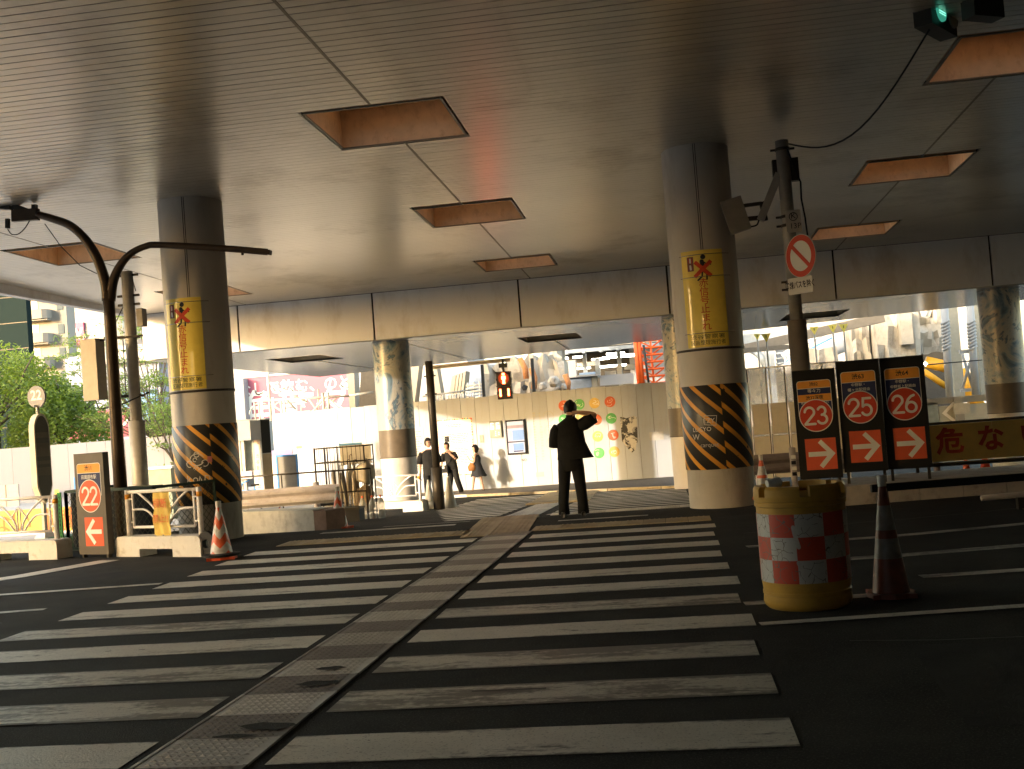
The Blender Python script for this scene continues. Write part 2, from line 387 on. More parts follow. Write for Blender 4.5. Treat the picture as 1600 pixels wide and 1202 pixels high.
for k in range(-3, 11):
    y0 = 5.0+.905*k
    for me, y in ((tl_m, y0), (td_m, y0+.456)):
        if y > 14.6: continue
        obj('tactile_tile', me, road, loc=(-2.34+.012*(y-5), y, gz(y)), rz=-.012)
for x, y, w, d in ((-2.20, 6.55, .22, .11), (-2.25, 6.95, .16, .08), (-2.19, 5.62, .24, .14), (-2.3, 5.45, .2, .06)):   # broken-out chips
    mm = MB(); n = 13; mm.add([(x+w*(.5+.22*rnd.random())*cos(2*pi*i/n), y+d*(.4+.3*rnd.random())*sin(2*pi*i/n), .0178) for i in range(n)], [tuple(range(n))])
    piece('chipped_patch', mm, asphalt)
bar_m = tile_mesh('tactile_tile', .295, .59, 3, 1, True, tact_yel, rim=False)
for i in range(20):
    x = -5.4+.3*i
    if -2.95 < x < -1.95: continue
    obj('tactile_tile', bar_m, road, loc=(x, 15.0+.07*(x+2.5)*(-.3), 0))
junc = tile_mesh('tactile_tile', .295, .7, 3, 1, True, tact_yel, rim=False)
for i in range(3):
    for j_ in range(4):
        y = 14.72+.702*j_; obj('tactile_tile', junc, road, loc=(-2.72+.3*i-.04*j_, y, gz(y)), rz=.05)
pale = tile_mesh('tactile_tile', .29, .88, 3, 1, True, tact_light, rim=False)
for i in range(2):
    for j_ in range(9):
        y = 17.6+.9*j_; o = obj('tactile_tile', pale, road, loc=(-2.75+.295*i-.03*j_, y, gz(y)+.004), rz=.04)
        o.rotation_euler.x = math.atan2(gz(y+.9)-gz(y), .9)
yel2 = tile_mesh('tactile_tile', .36, .95, 3, 1, True, tact_yel, rim=False)
for i in range(4):
    for j_ in range(9):
        y = 25.8+.96*j_; o = obj('tactile_tile', yel2, road, loc=(-3.25+.37*i-.03*j_, y, gz(y)+.03), rz=.03)
        o.rotation_euler.x = math.atan2(gz(y+.9)-gz(y), .9)
for x in (-2.0, .3):
    pass
for i in range(34):    # stud row before the second crossing
    x = -1.9+.068*i*1.0
bar2 = tile_mesh('tactile_tile', .29, .3, 5, 4, False, tact_light, rim=False)
for i in range(8): obj('tactile_tile', bar2, road, loc=(-1.85+.295*i, 17.9, gz(17.9)+.002))
# pavement in front of the site hoarding
def pave_y(x): return 34.6-.577*(x+7)
m = MB(); xs = [-14, -10.5, -7, -3, 0, 1.6]
for x in xs: m.v += [(x, pave_y(x), gz(pave_y(x))+.0), (x, pave_y(x), gz(pave_y(x))+.06), (x, 40.5, -.76)]
for i in range(5): a = 3*i; m.f += [(a, a+3, a+4, a+1), (a+1, a+4, a+5, a+2)]
sidewalk = m.build('sidewalk', M('sidewalk_asphalt', (.11, .10, .09), .8, var=.2, bump=.4), kind='structure')
for i in range(10):
    x = -13.8+1.5*i; a = (x, pave_y(x)); b = (x+1.47, pave_y(x+1.47))
    MB().bar((a[0], a[1], gz(a[1])+.03), (b[0], b[1], gz(b[1])+.03), .13, .09).build('kerb_stone', tact_yel if i > 4 else block_m, sidewalk)

paving_m = M('bounce_paving', (.30, .29, .275), .85, var=.12, scale=.6, bump=.3)  # pale ground added so its bounce brightens the deck underside
m = MB()
for (x0, x1, y0, y1) in ((-60, -13.2, -12, 17.6), (-60, -9.6, 17.6, 52)):
    ys_ = sorted({y0, y1} | {k[0] for k in KN if y0 < k[0] < y1}); k0 = len(m.v)
    for y in ys_: m.v += [(x0, y, gz(y)+.10), (x1, y, gz(y)+.10), (x1, y, gz(y)-.05)]
    for i in range(len(ys_)-1): a = k0+3*i; m.f += [(a, a+1, a+4, a+3), (a+1, a+2, a+5, a+4)]
    m.f.append((k0+0, k0+1, k0+2))
side = m.build('added_left_paving', paving_m, kind='structure')
# ================================================================ OVERPASS DECK
deck = thing('overpass_deck', 'wide elevated deck with slatted metal underside covering the whole crossing', 'overpass')
XS = [-14., -10.95, -3.25, 4.45, 12.15, 14.]
WY = [(6.95, 8.65), (13.1, 14.8), (19.1, 20.87), (25.3, 26.9)]
WX = [-10.95, -3.25, 4.45]
tilt = -math.atan(.018)
def slat_spans(y):
    cuts = [(c-.9, c+.9) for c in WX] if any(a-.03 < y+.15 and y < b+.03 for a, b in WY) else []
    out = []
    for a, b in zip(XS, XS[1:]):
        a += .02; b -= .02
        for c0, c1 in cuts:
            if c0 < a < c1: a = c1
            if c0 < b < c1: b = c0
        out.append((a, b))
    return out
cache = {}; gapm = MB(); far = MB(); k = 0; y = 8.7
while y < 28.6:
    for a, b in slat_spans(y):
        if y < 13.05:
            if (a, b) not in cache:
                cache[(a, b)] = MB().box(a, b, .0, .139, 0, .03).mesh('slat', ceil_metal)
            gapm.add([(a, y+.14, ceil_z(y+.14)+.004), (b, y+.14, ceil_z(y+.14)+.004), (b, y+.154, ceil_z(y+.154)+.004), (a, y+.154, ceil_z(y+.154)+.004)], [(0, 3, 2, 1)])
            o = obj('slat', cache[(a, b)], deck, loc=(0, y, ceil_z(y)+rnd.uniform(-.0008, .0008))); o.rotation_euler.x = tilt+rnd.uniform(-.002, .002)
        else:
            gapm.add([(a, y+.1392, ceil_z(y+.14)+.004), (b, y+.1392, ceil_z(y+.14)+.004), (b, y+.1548, ceil_z(y+.154)+.004), (a, y+.1548, ceil_z(y+.154)+.004)], [(0, 3, 2, 1)])
            t_ = rnd.uniform(-.0006, .0006); z0 = ceil_z(y)+t_; z1 = ceil_z(y+.139)+t_
            far.add([(a, y, z0), (b, y, z0), (b, y+.139, z1), (a, y+.139, z1), (a, y, z0+.03), (b, y, z0+.03), (b, y+.139, z1+.03), (a, y+.139, z1+.03)],
                    [(0, 3, 2, 1), (4, 5, 6, 7), (0, 1, 5, 4), (1, 2, 6, 5), (2, 3, 7, 6), (3, 0, 4, 7)])
    y += .155
far.build('slat', ceil_metal, deck, kind='stuff'); gapm.build('gap_shade_strip', ceil_dark, deck, kind='stuff')  # dark strips in the gaps stand in for shade between slats
m = MB().box(-14, 14, -9, 8.68, 5.50, 5.56); m.build('rear_ceiling', ceil_metal, deck)
# backing above the slats, leaving the wells open
m = MB()
def slab(x0, x1, y0, y1, dz0, dz1, mm):
    mm.add([(x0, y0, ceil_z(y0)+dz0), (x1, y0, ceil_z(y0)+dz0), (x1, y1, ceil_z(y1)+dz0), (x0, y1, ceil_z(y1)+dz0),
            (x0, y0, ceil_z(y0)+dz1), (x1, y0, ceil_z(y0)+dz1), (x1, y1, ceil_z(y1)+dz1), (x0, y1, ceil_z(y1)+dz1)],
           [(0, 3, 2, 1), (4, 5, 6, 7), (0, 1, 5, 4), (1, 2, 6, 5), (2, 3, 7, 6), (3, 0, 4, 7)])
ycuts = [8.69]+[v for w in WY[1:] for v in w]+[28.7]
for i in range(0, len(ycuts), 2): slab(-14, 14, ycuts[i]+.005, ycuts[i+1]-.005, .05, .09, m)
xb = [-14]+[v for c in WX for v in (c-.86, c+.86)]+[14]
for a, b in WY[1:]:
    for i in range(0, len(xb), 2): slab(xb[i]+.006*(i > 0), xb[i+1]-.006*(i < 6), a-.002, b+.002, .05, .09, m)
m.build('backing_plate', ceil_dark, deck)
m = MB(); yc = [-9]+[v for w in WY[1:] for v in w]+[28.66]
for i in range(0, len(yc), 2): m.box(-14, 14, yc[i], yc[i+1], 6.6, 7.4)
for a, b in WY[1:]:
    for i in range(0, len(xb), 2): m.box(xb[i], xb[i+1], a+.001, b-.001, 6.6, 7.4)
m.build('deck_slab', concrete, deck)
for sx in (-14.0, 13.9): MB().box(sx-.05, sx+.15, -9, 28.7, 5.04, 6.6).build('edge_trim', fascia_m, deck)
for a, b in WY[1:]:
    for c in WX:
        z0, z1 = ceil_z(a), ceil_z(b); w = MB(); x0, x1 = c-.86, c+.86; top = z0+.5
        P_ = [(x0, a, z0), (x1, a, z0), (x1, b, z1), (x0, b, z1), (x0, a, top), (x1, a, top), (x1, b, top), (x0, b, top)]
        w.add(P_, [(0, 1, 5, 4), (1, 2, 6, 5), (2, 3, 7, 6), (3, 0, 4, 7)])
        xm, ym = c, (a+b)/2; o4 = [(xm-.62, ym-.62, top), (xm+.62, ym-.62, top), (xm+.62, ym+.62, top), (xm-.62, ym+.62, top)]
        w.add(P_[4:]+o4, [(0, 1, 5, 4), (1, 2, 6, 5), (2, 3, 7, 6), (3, 0, 4, 7)])
        w.add(o4+[(x_, y_, 7.42) for x_, y_, z_ in o4], [(0, 1, 5, 4), (1, 2, 6, 5), (2, 3, 7, 6), (3, 0, 4, 7)])
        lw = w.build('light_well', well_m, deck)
        r_ = MB()
        for p, q in (((x0, a, z0), (x1, a, z0)), ((x1, a, z0), (x1, b, z1)), ((x1, b, z1), (x0, b, z1)), ((x0, b, z1), (x0, a, z0))):
            r_.bar(p, q, .035, .014)
        r_.build('rim', well_rim, lw)
for x in WX+[12.15]:
    ys_ = [8.7]+([v for w in WY[1:] for v in w] if x != 12.15 else [])+[28.6]
    for i in range(0, len(ys_), 2):
        MB().bar((x, ys_[i]+.04, ceil_z(ys_[i])+.02), (x, ys_[i+1]-.04, ceil_z(ys_[i+1])+.02), .03, .045).build('joint_strip', well_rim, deck)
MB().box(-14, 14, -9.1, -9, 5.0, 6.6).build('rear_fascia', fascia_m, deck)
# cross beam with panelled face, and the lower soffit behind it
seams = [-13.95, -11.2, -7.48, -3.58, .25, 4.37, 8.1, 11.9, 14.0]
for a, b in zip(seams, seams[1:]): MB().box(a+.025, b-.025, 28.7, 28.75, 3.90, 5.13).build('fascia_panel', fascia_m, deck)
MB().box(-13.97, 13.97, 28.76, 28.95, 3.93, 6.6).build('cross_beam', ceil_dark, deck)
def sof_y(x): return 38.8-.4*x
low = MB(); cutx = [-14, -10.95-.87, -10.95+.87, -3.3-.87, -3.3+.87, 4.4-.87, 4.4+.87, 14]
def quadbox(mm, pts, z0, z1):
    n = len(pts); mm.add([(x, y, z0) for x, y in pts]+[(x, y, z1) for x, y in pts], [tuple(range(n)), tuple(range(2*n-1, n-1, -1))]+[(i, (i+1) % n, (i+1) % n+n, i+n) for i in range(n)])
for i in range(7):
    a, b = cutx[i], cutx[i+1]
    if i % 2 == 0: quadbox(low, [(a, 28.96), (b, 28.96), (b, sof_y(b)), (a, sof_y(a))], 3.89, 3.96)
    else:
        quadbox(low, [(a, 28.96), (b, 28.96), (b, 32.2), (a, 32.2)], 3.89, 3.96)
        quadbox(low, [(a, 34.7), (b, 34.7), (b, sof_y(b)), (a, sof_y(a))], 3.89, 3.96)
        w = MB(); P_ = [(a, 32.2, 3.9), (b, 32.2, 3.9), (b, 34.7, 3.9), (a, 34.7, 3.9), (a, 32.2, 4.5), (b, 32.2, 4.5), (b, 34.7, 4.5), (a, 34.7, 4.5)]
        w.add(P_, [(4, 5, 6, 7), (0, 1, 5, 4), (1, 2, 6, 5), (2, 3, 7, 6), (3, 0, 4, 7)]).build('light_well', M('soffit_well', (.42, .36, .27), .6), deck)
low.build('lower_soffit', soffit_m, deck)
quadbox_m = MB(); quadbox(quadbox_m, [(-14, 29), (14, 29), (14, sof_y(14)), (-14, sof_y(-14))], 4.6, 6.4); quadbox_m.build('upper_slab', concrete, deck)
for x in (-10.95, -3.3, 4.4):
    MB().box(x-.02, x+.02, 34.75, sof_y(x)-.1, 3.875, 3.895).build('joint_strip', well_rim, deck)
for x in (-7.1, .5):
    MB().box(x-.01, x+.01, 29, sof_y(x)-.1, 3.882, 3.892).build('joint_strip', well_rim, deck)

# ================================================================ COLUMNS
def stripe_material(phi_seam):
    m = bpy.data.materials.new('hazard_band'); m.use_nodes = True; nt = m.node_tree; N = nt.nodes; L = nt.links; b = N['Principled BSDF']
    b.inputs['Roughness'].default_value = .38
    tc = N.new('ShaderNodeTexCoord'); sp = N.new('ShaderNodeSeparateXYZ'); L.new(tc.outputs['Object'], sp.inputs[0])
    def mth(op, a, b_=None):
        n = N.new('ShaderNodeMath'); n.operation = op
        for i, v in enumerate((a, b_)):
            if v is None: continue
            if isinstance(v, (int, float)): n.inputs[i].default_value = v
            else: L.new(v, n.inputs[i])
        return n.outputs[0]
    ny = mth('MULTIPLY', sp.outputs['Y'], -1.); ph = mth('ARCTAN2', sp.outputs['X'], ny)
    seam = mth('MULTIPLY', mth('GREATER_THAN', ph, phi_seam), .17)
    t = mth('ADD', mth('ADD', mth('MULTIPLY', ph, .5*.92), sp.outputs['Z']), seam)
    fr = mth('FRACT', mth('DIVIDE', t, .285)); st = mth('LESS_THAN', fr, .30)
    no = N.new('ShaderNodeTexNoise'); no.inputs['Scale'].default_value = 9; no.inputs['Detail'].default_value = 8; L.new(tc.outputs['Object'], no.inputs['Vector'])
    wear = mth('GREATER_THAN', no.outputs['Fac'], .36)
    right = mth('MAXIMUM', wear, mth('LESS_THAN', ph, phi_seam)); st = mth('MULTIPLY', st, right)
    mx = N.new('ShaderNodeMix'); mx.data_type = 'RGBA'; mx.inputs['A'].default_value = (.022, .02, .018, 1); mx.inputs['B'].default_value = (.72, .33, .06, 1)
    L.new(st, mx.inputs['Factor']); L.new(mx.outputs['Result'], b.inputs['Base Color']); return m
def mural_material():
    m = bpy.data.materials.new('mural_print'); m.use_nodes = True; nt = m.node_tree; N = nt.nodes; L = nt.links; b = N['Principled BSDF']
    b.inputs['Roughness'].default_value = .35
    tc = N.new('ShaderNodeTexCoord'); n1 = N.new('ShaderNodeTexNoise'); n1.inputs['Scale'].default_value = .95; n1.inputs['Detail'].default_value = 12
    n1.inputs['Distortion'].default_value = 2.2; n1.inputs['Roughness'].default_value = .62; L.new(tc.outputs['Object'], n1.inputs['Vector'])
    cr = N.new('ShaderNodeValToRGB'); e = cr.color_ramp; L.new(n1.outputs['Fac'], cr.inputs[0])
    e.elements[0].position = .30; e.elements[0].color = (.01, .012, .02, 1); e.elements[1].position = .78; e.elements[1].color = (.06, .13, .20, 1)
    for p, c in ((.40, (.10, .17, .23, 1)), (.455, (.25, .27, .27, 1)), (.50, (.31, .31, .28, 1)), (.54, (.27, .26, .24, 1)), (.565, (.03, .07, .12, 1)), (.62, (.14, .21, .25, 1))):
        q = e.elements.new(p); q.color = c
    oi = N.new('ShaderNodeObjectInfo'); v = N.new('ShaderNodeVectorMath'); v.operation = 'ADD'
    L.new(tc.outputs['Object'], v.inputs[0]); L.new(oi.outputs['Random'], v.inputs[1]); L.new(v.outputs[0], n1.inputs['Vector'])
    L.new(cr.outputs[0], b.inputs['Base Color']); return m
mural_m = mural_material()
def column(x, y, zb, zt, label, seam, mural=False):
    t = thing('overpass_column', label, 'column', (x, y, zb), 0, 'columns carrying the overpass')
    r = .5; g = 0-zb
    if not mural:
        MB().lathe([(r-.01, 0), (r-.01, .6+g)], n=64).build('base', concrete, t, 40)
        b = MB().lathe([(r, .57+g), (r+.004, .575+g), (r+.004, 1.8+g), (r, 1.805+g)], n=64).build('hazard_band', stripe_material(seam), t, 40)
        MB().lathe([(r-.008, 1.80+g), (r-.008, 2.32+g)], n=64).build('collar', col_metal, t, 40)
        MB().lathe([(r, 2.33+g), (r, zt+g)], n=64).build('cladding', col_metal, t, 40)
        MB().lathe([(r+.006, 2.31+g), (r+.01, 2.32+g), (r+.01, 2.335+g), (r+.004, 2.345+g)], n=64).build('joint_ring', dark_metal, t, 40)
        for ph in (R(11) if x < -3 else R(-2.5),):
            for d in (-.028, .028):
                a = ph+d; MB().tube([((r+.001)*sin(a), -(r+.001)*cos(a), 2.36+g), ((r+.001)*sin(a), -(r+.001)*cos(a), zt+g-.02)], .005, 5).build('seam', dark_metal, t)
    else:
        MB().lathe([(r-.01, 0), (r-.01, .75+g)], n=56).build('base', col_metal, t, 40)
        MB().lathe([(r, .75+g), (r, 1.5+g)], n=56).build('dark_band', M('brown_wrap', (.10, .08, .06), .4), t, 40)
        MB().lathe([(r+.003, 1.5+g), (r+.003, zt+g)], n=56).build('mural_wrap', mural_m, t, 40)
        MB().lathe([(r+.01, .74+g), (r+.012, .76+g)], n=56).build('joint_ring', dark_metal, t, 40)
    return t
cl = column(-7.27, 16.92, 0, ceil_z(17)+.02, 'near left overpass column with orange and black hazard stripes and scribbled graffiti', R(31))
crr = column(.70, 17.05, 0, ceil_z(17)+.02, 'near right overpass column with hazard stripes, beside the no-entry sign pole', R(9))
column(-7.36, 29.9, -.63, 3.9, 'mural wrapped overpass column behind the small white fence', 0, True)
column(.5, 30.2, -.64, 3.9, 'mural wrapped overpass column half hidden by the near right column', 0, True)
column(8.62, 30.2, -.64, 3.9, 'dark mural wrapped overpass column at the right edge of the view', 0, True)

# ================================================================ unseen buildings added behind and beside the camera to hold back light
dark_wall = M('dark_cladding', (.05, .045, .038), .7, var=.15); mid_wall = M('fill_wall', (.40, .37, .33), .7, var=.15)  # second wall tone is raised to bounce fill light under the deck
def block(name, label, x0, x1, y0, y1, z0, z1, mat, cat='building', wins=None):
    t = thing(name, label, cat, ((x0+x1)/2, (y0+y1)/2, z0)); cx, cy = (x0+x1)/2, (y0+y1)/2
    MB().box(x0-cx, x1-cx, y0-cy, y1-cy, 0, z1-z0).build('wall', mat, t); return t, cx, cy
block('right_light_block', 'long unseen wall added on the right to keep light out', 13, 16, -26, 26.5, 0, 6, mid_wall)  # added out of view so no light enters from the right
block('rear_light_block', 'unseen building added behind the camera to darken the near right', -7, 13, -14, -9.2, 0, 12, mid_wall)  # added out of view to cut the light from behind
def tower(name, label, p0, p1, d, th, h, mat):
    c = Vector((sdir.x, sdir.y)).normalized(); q = Vector((-c.y, c.x))          # q runs along the front
    ctr = c*(d+th/2)+q*((p0+p1)/2); t = thing(name, label, 'building', (ctr.x, ctr.y, 0), math.atan2(q.y, q.x)); w = (p1-p0)/2
    MB().box(-w, w, -th/2, th/2, 0, h).build('wall', mat, t)
    for k_ in range(1, int(h/3.2)): MB().box(-w+.5, w-.5, -th/2-.02, th/2+.02, 3.2*k_, 3.2*k_+1.6).build('window_band', glass_d, t)
    return t
office_m = M('sun_block_wall', (.34, .33, .31), .7, var=.1); glass_d = M('dark_glass', (.06, .07, .08), .2)
tower('sun_block_tower', 'unseen tall block added behind the camera to the left, shading the near ground', -22.3, 8, 33, 18, 27, office_m)  # added out of view to hold the sun off the crossing
tower('sun_block_tower', 'unseen lower block added to the left, keeping sun off the left street', -90, -41, 62, 14, 24, office_m)  # added out of view to shade low things along the left
# ================================================================ BEYOND THE CROSSING
def ext(x0, y0, x1, y1, Y):           # real extents of something seen between two pixels at depth Y
    xm, ym = (x0+x1)/2, (y0+y1)/2
    return U(x0, ym, Y).x, U(x1, ym, Y).x, U(xm, y1, Y).z, U(xm, y0, Y).z
def boxthing(name, label, cat, px, Y, depth, mat, z0=None, z1=None, part='wall', group=None):
    X0, X1, Z0, Z1 = ext(*px, Y)
    if z0 is not None: Z0 = z0
    if z1 is not None: Z1 = z1
    t = thing(name, label, cat, ((X0+X1)/2, Y, Z0), 0, group); w = (X1-X0)/2
    MB().box(-w, w, 0, depth, 0, Z1-Z0).build(part, mat, t); t['w'] = w; t['h'] = Z1-Z0
    return t, w, Z1-Z0
white_wall = M('white_render', (.30, .30, .31), .8, var=.06, scale=.3, dirt=((.2, .2, .2), .5, .3, .3))
glass_m = M('window_glass', (.10, .13, .15), .12, spec=.5, var=.2, scale=.5)
lilac = M('lilac_wall', (.20, .225, .30), .8, var=.06, scale=.5)
pink = M('billboard_pink', (.34, .10, .145), .5, var=.04, scale=.3)
beige = M('beige_concrete', (.26, .24, .20), .8, var=.1, scale=.8, dirt=((.14, .12, .1), .5, 1.2, .4))
ruin = M('broken_concrete', (.33, .31, .27), .85, var=.2, scale=1.2, bump=.8, bscale=8, dirt=((.10, .065, .04), .85, 1.3, .7))
rust = M('rust', (.40, .17, .07), .8, var=.3)
blue_m = M('blue_frame', (.06, .25, .60), .5)
paleblue = M('pale_blue_steel', (.25, .29, .33), .55, var=.1)
lamp_on = M('lamp_glow', (1, 1, .95), .5, emit=2.2)
red_lamp = M('red_lamp', (.9, .05, .02), .4, emit=1.6, ecol=(1, .07, .02))
GZ = -.82
# ---- the tall hoarding with posters straight ahead
HX, HY, HR = -13.9, 38.2, math.atan2(-1.6, 14.4)
ho = thing('site_hoarding', 'long white site hoarding covered with posters and coloured discs, straight ahead', 'hoarding', (HX, HY, GZ), HR)
def hp(x, y):
    d = ray(x, y); n = Vector((-sin(HR), cos(HR), 0)); p0 = Vector((HX, HY, GZ)); t = (p0-Vector((0, 0, EYE))).dot(n)/d.dot(n)
    q = Vector((0, 0, EYE))+d*t-p0
    return q.x*cos(HR)+q.y*sin(HR), q.z
HL, HH = 14.49, 3.22
pm = MB().box(.004, .492, 0, .04, 0, HH).mesh('panel', hoard_m); pm2 = MB().box(.004, .492, .008, .05, 0, HH-.02).mesh('panel', hoard_m)
for i in range(29): obj('panel', pm if i % 3 else pm2, ho, loc=(.5*i, 0, 0))
MB().box(0, HL, .05, .1, .05, HH-.1).build('backing', hoard_gap, ho)
MB().box(0, HL, -.02, .06, 0, .1).build('bottom_rail', M('muddy_base', (.38, .30, .2), .9, var=.3), ho)
def hrect(name, x0, y0, x1, y1, mat, out=.01, t=.008, parent=ho):
    a = hp(x0, (y0+y1)/2); b = hp(x1, (y0+y1)/2); c = hp((x0+x1)/2, y1); d = hp((x0+x1)/2, y0)
    MB().rect(a[0], b[0], c[1], d[1], out, t).build(name, mat, parent); return a[0], b[0], c[1], d[1]
def lines_of_print(x0, x1, z0, z1, n, parent, out=.012, mat=None):
    q = MB(); r_ = random.Random(int(x0*91))
    for i in range(n):
        z = z1-(z1-z0)*(i+.5)/n; x = x0
        while x < x1-.05:
            w = r_.uniform(.04, .16); e = min(x+w, x1-r_.uniform(0, .15))
            if e > x: q.rect(x, e, z-.012, z+.012, out, .001)
            x += w+.02
    q.build('print', kind='stuff', parent=parent, mat=mat or M('print_grey', (.25, .24, .22), .7))
px0, px1, pz0, pz1 = hrect('poster', 684, 654, 741, 744, white_m, .012, .012)
cols_ = [orange_m, red_m, M('print_green', (.1, .4, .15), .5), yellow_m, M('print_blue', (.1, .25, .5), .5)]
for k_, mt in enumerate(cols_):
    q = MB(); n = 22
    for i in range(n):
        if i % 5 == k_:
            x = px0+(px1-px0)*i/n; q.rect(x, x+.05, pz1-.05, pz1-.01, .0135, .001); z = pz0+(pz1-pz0)*i/n
            q.rect(px0+.01, px0+.05, z, z+.07, .0135, .001); q.rect(px1-.05, px1-.01, z, z+.07, .0135, .001)
            q.rect(x, x+.05, pz0+.01, pz0+.05, .0135, .001)
    q.build('border_print', mt, ho, kind='stuff')
lines_of_print(px0+.15, px1-.15, pz1-.85, pz1-.5, 6, ho, .0135); lines_of_print(px0+.35, px1-.4, pz1-.3, pz1-.18, 2, ho, .0135)
lines_of_print(px0+.4, px1-.15, pz0+.4, pz1-1.0, 10, ho, .0135)
for y in (682, 694): hrect('photo_print', 695, y, 702, y+9, ink, .0135, .001)
a = hrect('notice', 643, 668, 664, 744, M('notice_white', (.66, .63, .56), .6), .010, .01); lines_of_print(a[0]+.05, a[1]-.05, a[2]+.2, a[3]-.1, 16, ho, .0115)
# level meter
X0, X1, Z0, Z1 = hrect('meter_case', 766, 658, 784, 684, M('meter_grey', (.30, .31, .27), .5), .08, .08)
led = M('led_green', (.7, 1, .85), .4, emit=.5)
q = MB(); cxm = (X0+X1)/2
for dx, pat in ((-.11, ('111', '100', '111', '101', '111')), (.09, ('111', '100', '111', '101', '111'))):
    for r_, row in enumerate(pat):
        for c_, ch in enumerate(row):
            if ch == '1': q.disc(cxm+dx-.04+.04*c_, Z1-.08-.045*r_, .013, .082, .002, 8)
for r_ in range(3):
    q.disc(cxm-.0, Z0+.08+.06*r_, .013, .082, .002, 8)
    if r_ > 0: q.disc(cxm+.11, Z0+.05+.06*r_, .013, .082, .002, 8)
q.build('led_digits', led, ho)
hrect('plate', 750, 680, 756, 692, grey_box, .012, .01); hrect('plate', 1015, 675, 1037, 688, M('plate_grey', (.5, .49, .45), .5), .012, .01)
X0, X1, Z0, Z1 = hrect('screen_frame', 792, 656, 822, 710, board_m, .07, .07)
w_, h_ = X1-X0, Z1-Z0
for u0, u1, v0, v1, c, e in ((0, 1, 0, 1, (.75, .78, .9), 1.0), (.0, 1, .78, .88, (.6, .45, .45), .6), (0, 1, .88, 1, (.8, .8, .85), .8), (.3, 1, .4, .72, (.35, .55, .95), .9), (.3, .95, .08, .3, (.3, .5, .9), .9), (0, 1, .33, .37, (.15, .15, .2), .3), (.0, .28, .1, .72, (.8, .72, .85), .9), (.3, .9, .03, .07, (.1, .12, .3), .3)):
    MB().rect(X0+.05+(w_-.1)*u0, X0+.05+(w_-.1)*u1, Z0+.05+(h_-.1)*v0, Z0+.05+(h_-.1)*v1, .072+.0012*(1+list('abcdefgh').index('a'))+.0009*(u0+v0), .002).build('screen_picture', M('screen_pic', tuple(k*.3 for k in c), ecol=c, rough=.3, emit=e*.07), ho)
text('NO', .12, *[v for v in hp(819, 719)], .009, ink, ho)
disc_cols = {'r': M('disc_red', (.60, .14, .07), .5), 'g': M('disc_green', (.10, .40, .13), .5), 'y': M('disc_ochre', (.60, .42, .14), .5)}
rr = random.Random(3)
for x, y, c in ((881, 634, 'r'), (905, 632, 'g'), (929, 630, 'y'), (953, 628, 'r'), (881, 656, 'g'), (908, 653, 'y'), (932, 656, 'r'), (955, 654, 'g'), (934, 682, 'y'), (958, 680, 'r'), (936, 708, 'g'), (960, 706, 'y')):
    cx_, cz_ = hp(x, y); MB().disc(cx_, cz_, .178, .011, .01, 28).build('picture_disc', disc_cols[c], ho)
    q = MB()
    for _ in range(4):
        a0 = rr.uniform(0, 360); q.stroke(arc(cx_+rr.uniform(-.05, .05), cz_+rr.uniform(-.06, .06), rr.uniform(.03, .1), a0, a0+rr.uniform(90, 220), 7, rr.uniform(.02, .08)), .011, .0122+.0003*_, .001, False)
    q.build('disc_drawing', white_m, ho)
faint = M('faint_print', (.46, .44, .38), .6)
for x, y in ((857, 651), (859, 673), (861, 694)):
    cx_, cz_ = hp(x, y); q = MB().ring(cx_, cz_, .165, .18, .011, .001, 28); q.ring(cx_, cz_+.03, .05, .06, .011, .001, 12); q.build('outline_drawing', faint, ho)
for x in (832, 842):
    a = hp(x, 645); b = hp(x+3, 720); q = MB(); z = a[1]
    while z > b[1]:
        q.rect(a[0], a[0]+rr.uniform(.03, .09), z-.05, z, .011, .001); z -= .09
    q.build('vertical_print', faint, ho, kind='stuff')
# torn black and white picture
X0, X1, Z0, Z1 = ext(0, 0, 1, 1, 1)
a = hp(969, 652); b = hp(998, 690); c = hp(983, 708)
n = 14; pts = [(a[0]+(b[0]-a[0])*i/6, a[1]+rr.uniform(-.06, .02)) for i in range(7)]+[(b[0]+rr.uniform(-.05, .03), b[1]), (b[0]-.1, b[1]-.12), (b[0]-.12, c[1]+.1), (b[0]-.25, c[1]), (a[0]+.2, c[1]+.12), (a[0]+.1, b[1]-.1), (a[0], b[1]+.05)]
tm = bpy.data.materials.new('torn_print'); tm.use_nodes = True; N_ = tm.node_tree.nodes; v_ = N_.new('ShaderNodeTexNoise'); v_.inputs['Scale'].default_value = 3.5; v_.inputs['Detail'].default_value = 8; v_.inputs['Distortion'].default_value = 1.5
c_ = N_.new('ShaderNodeValToRGB'); c_.color_ramp.elements[0].position = .46; c_.color_ramp.elements[0].color = (.04, .035, .03, 1); c_.color_ramp.elements[1].position = .55; c_.color_ramp.elements[1].color = (.6, .57, .5, 1)
tcn = N_.new('ShaderNodeTexCoord'); tm.node_tree.links.new(tcn.outputs['Object'], v_.inputs['Vector']); tm.node_tree.links.new(v_.outputs['Fac'], c_.inputs[0]); tm.node_tree.links.new(c_.outputs[0], N_['Principled BSDF'].inputs['Base Color'])
MB().poly(pts[::-1], .011, .01).build('torn_poster', tm, ho)
hrect('yellow_label', 463, 697, 472, 701, yellow_m, .011, .01)
hrect('sticker', 826, 741, 834, 746, white_m, .011, .01); hrect('sticker', 838, 738, 850, 745, faint, .011, .01)

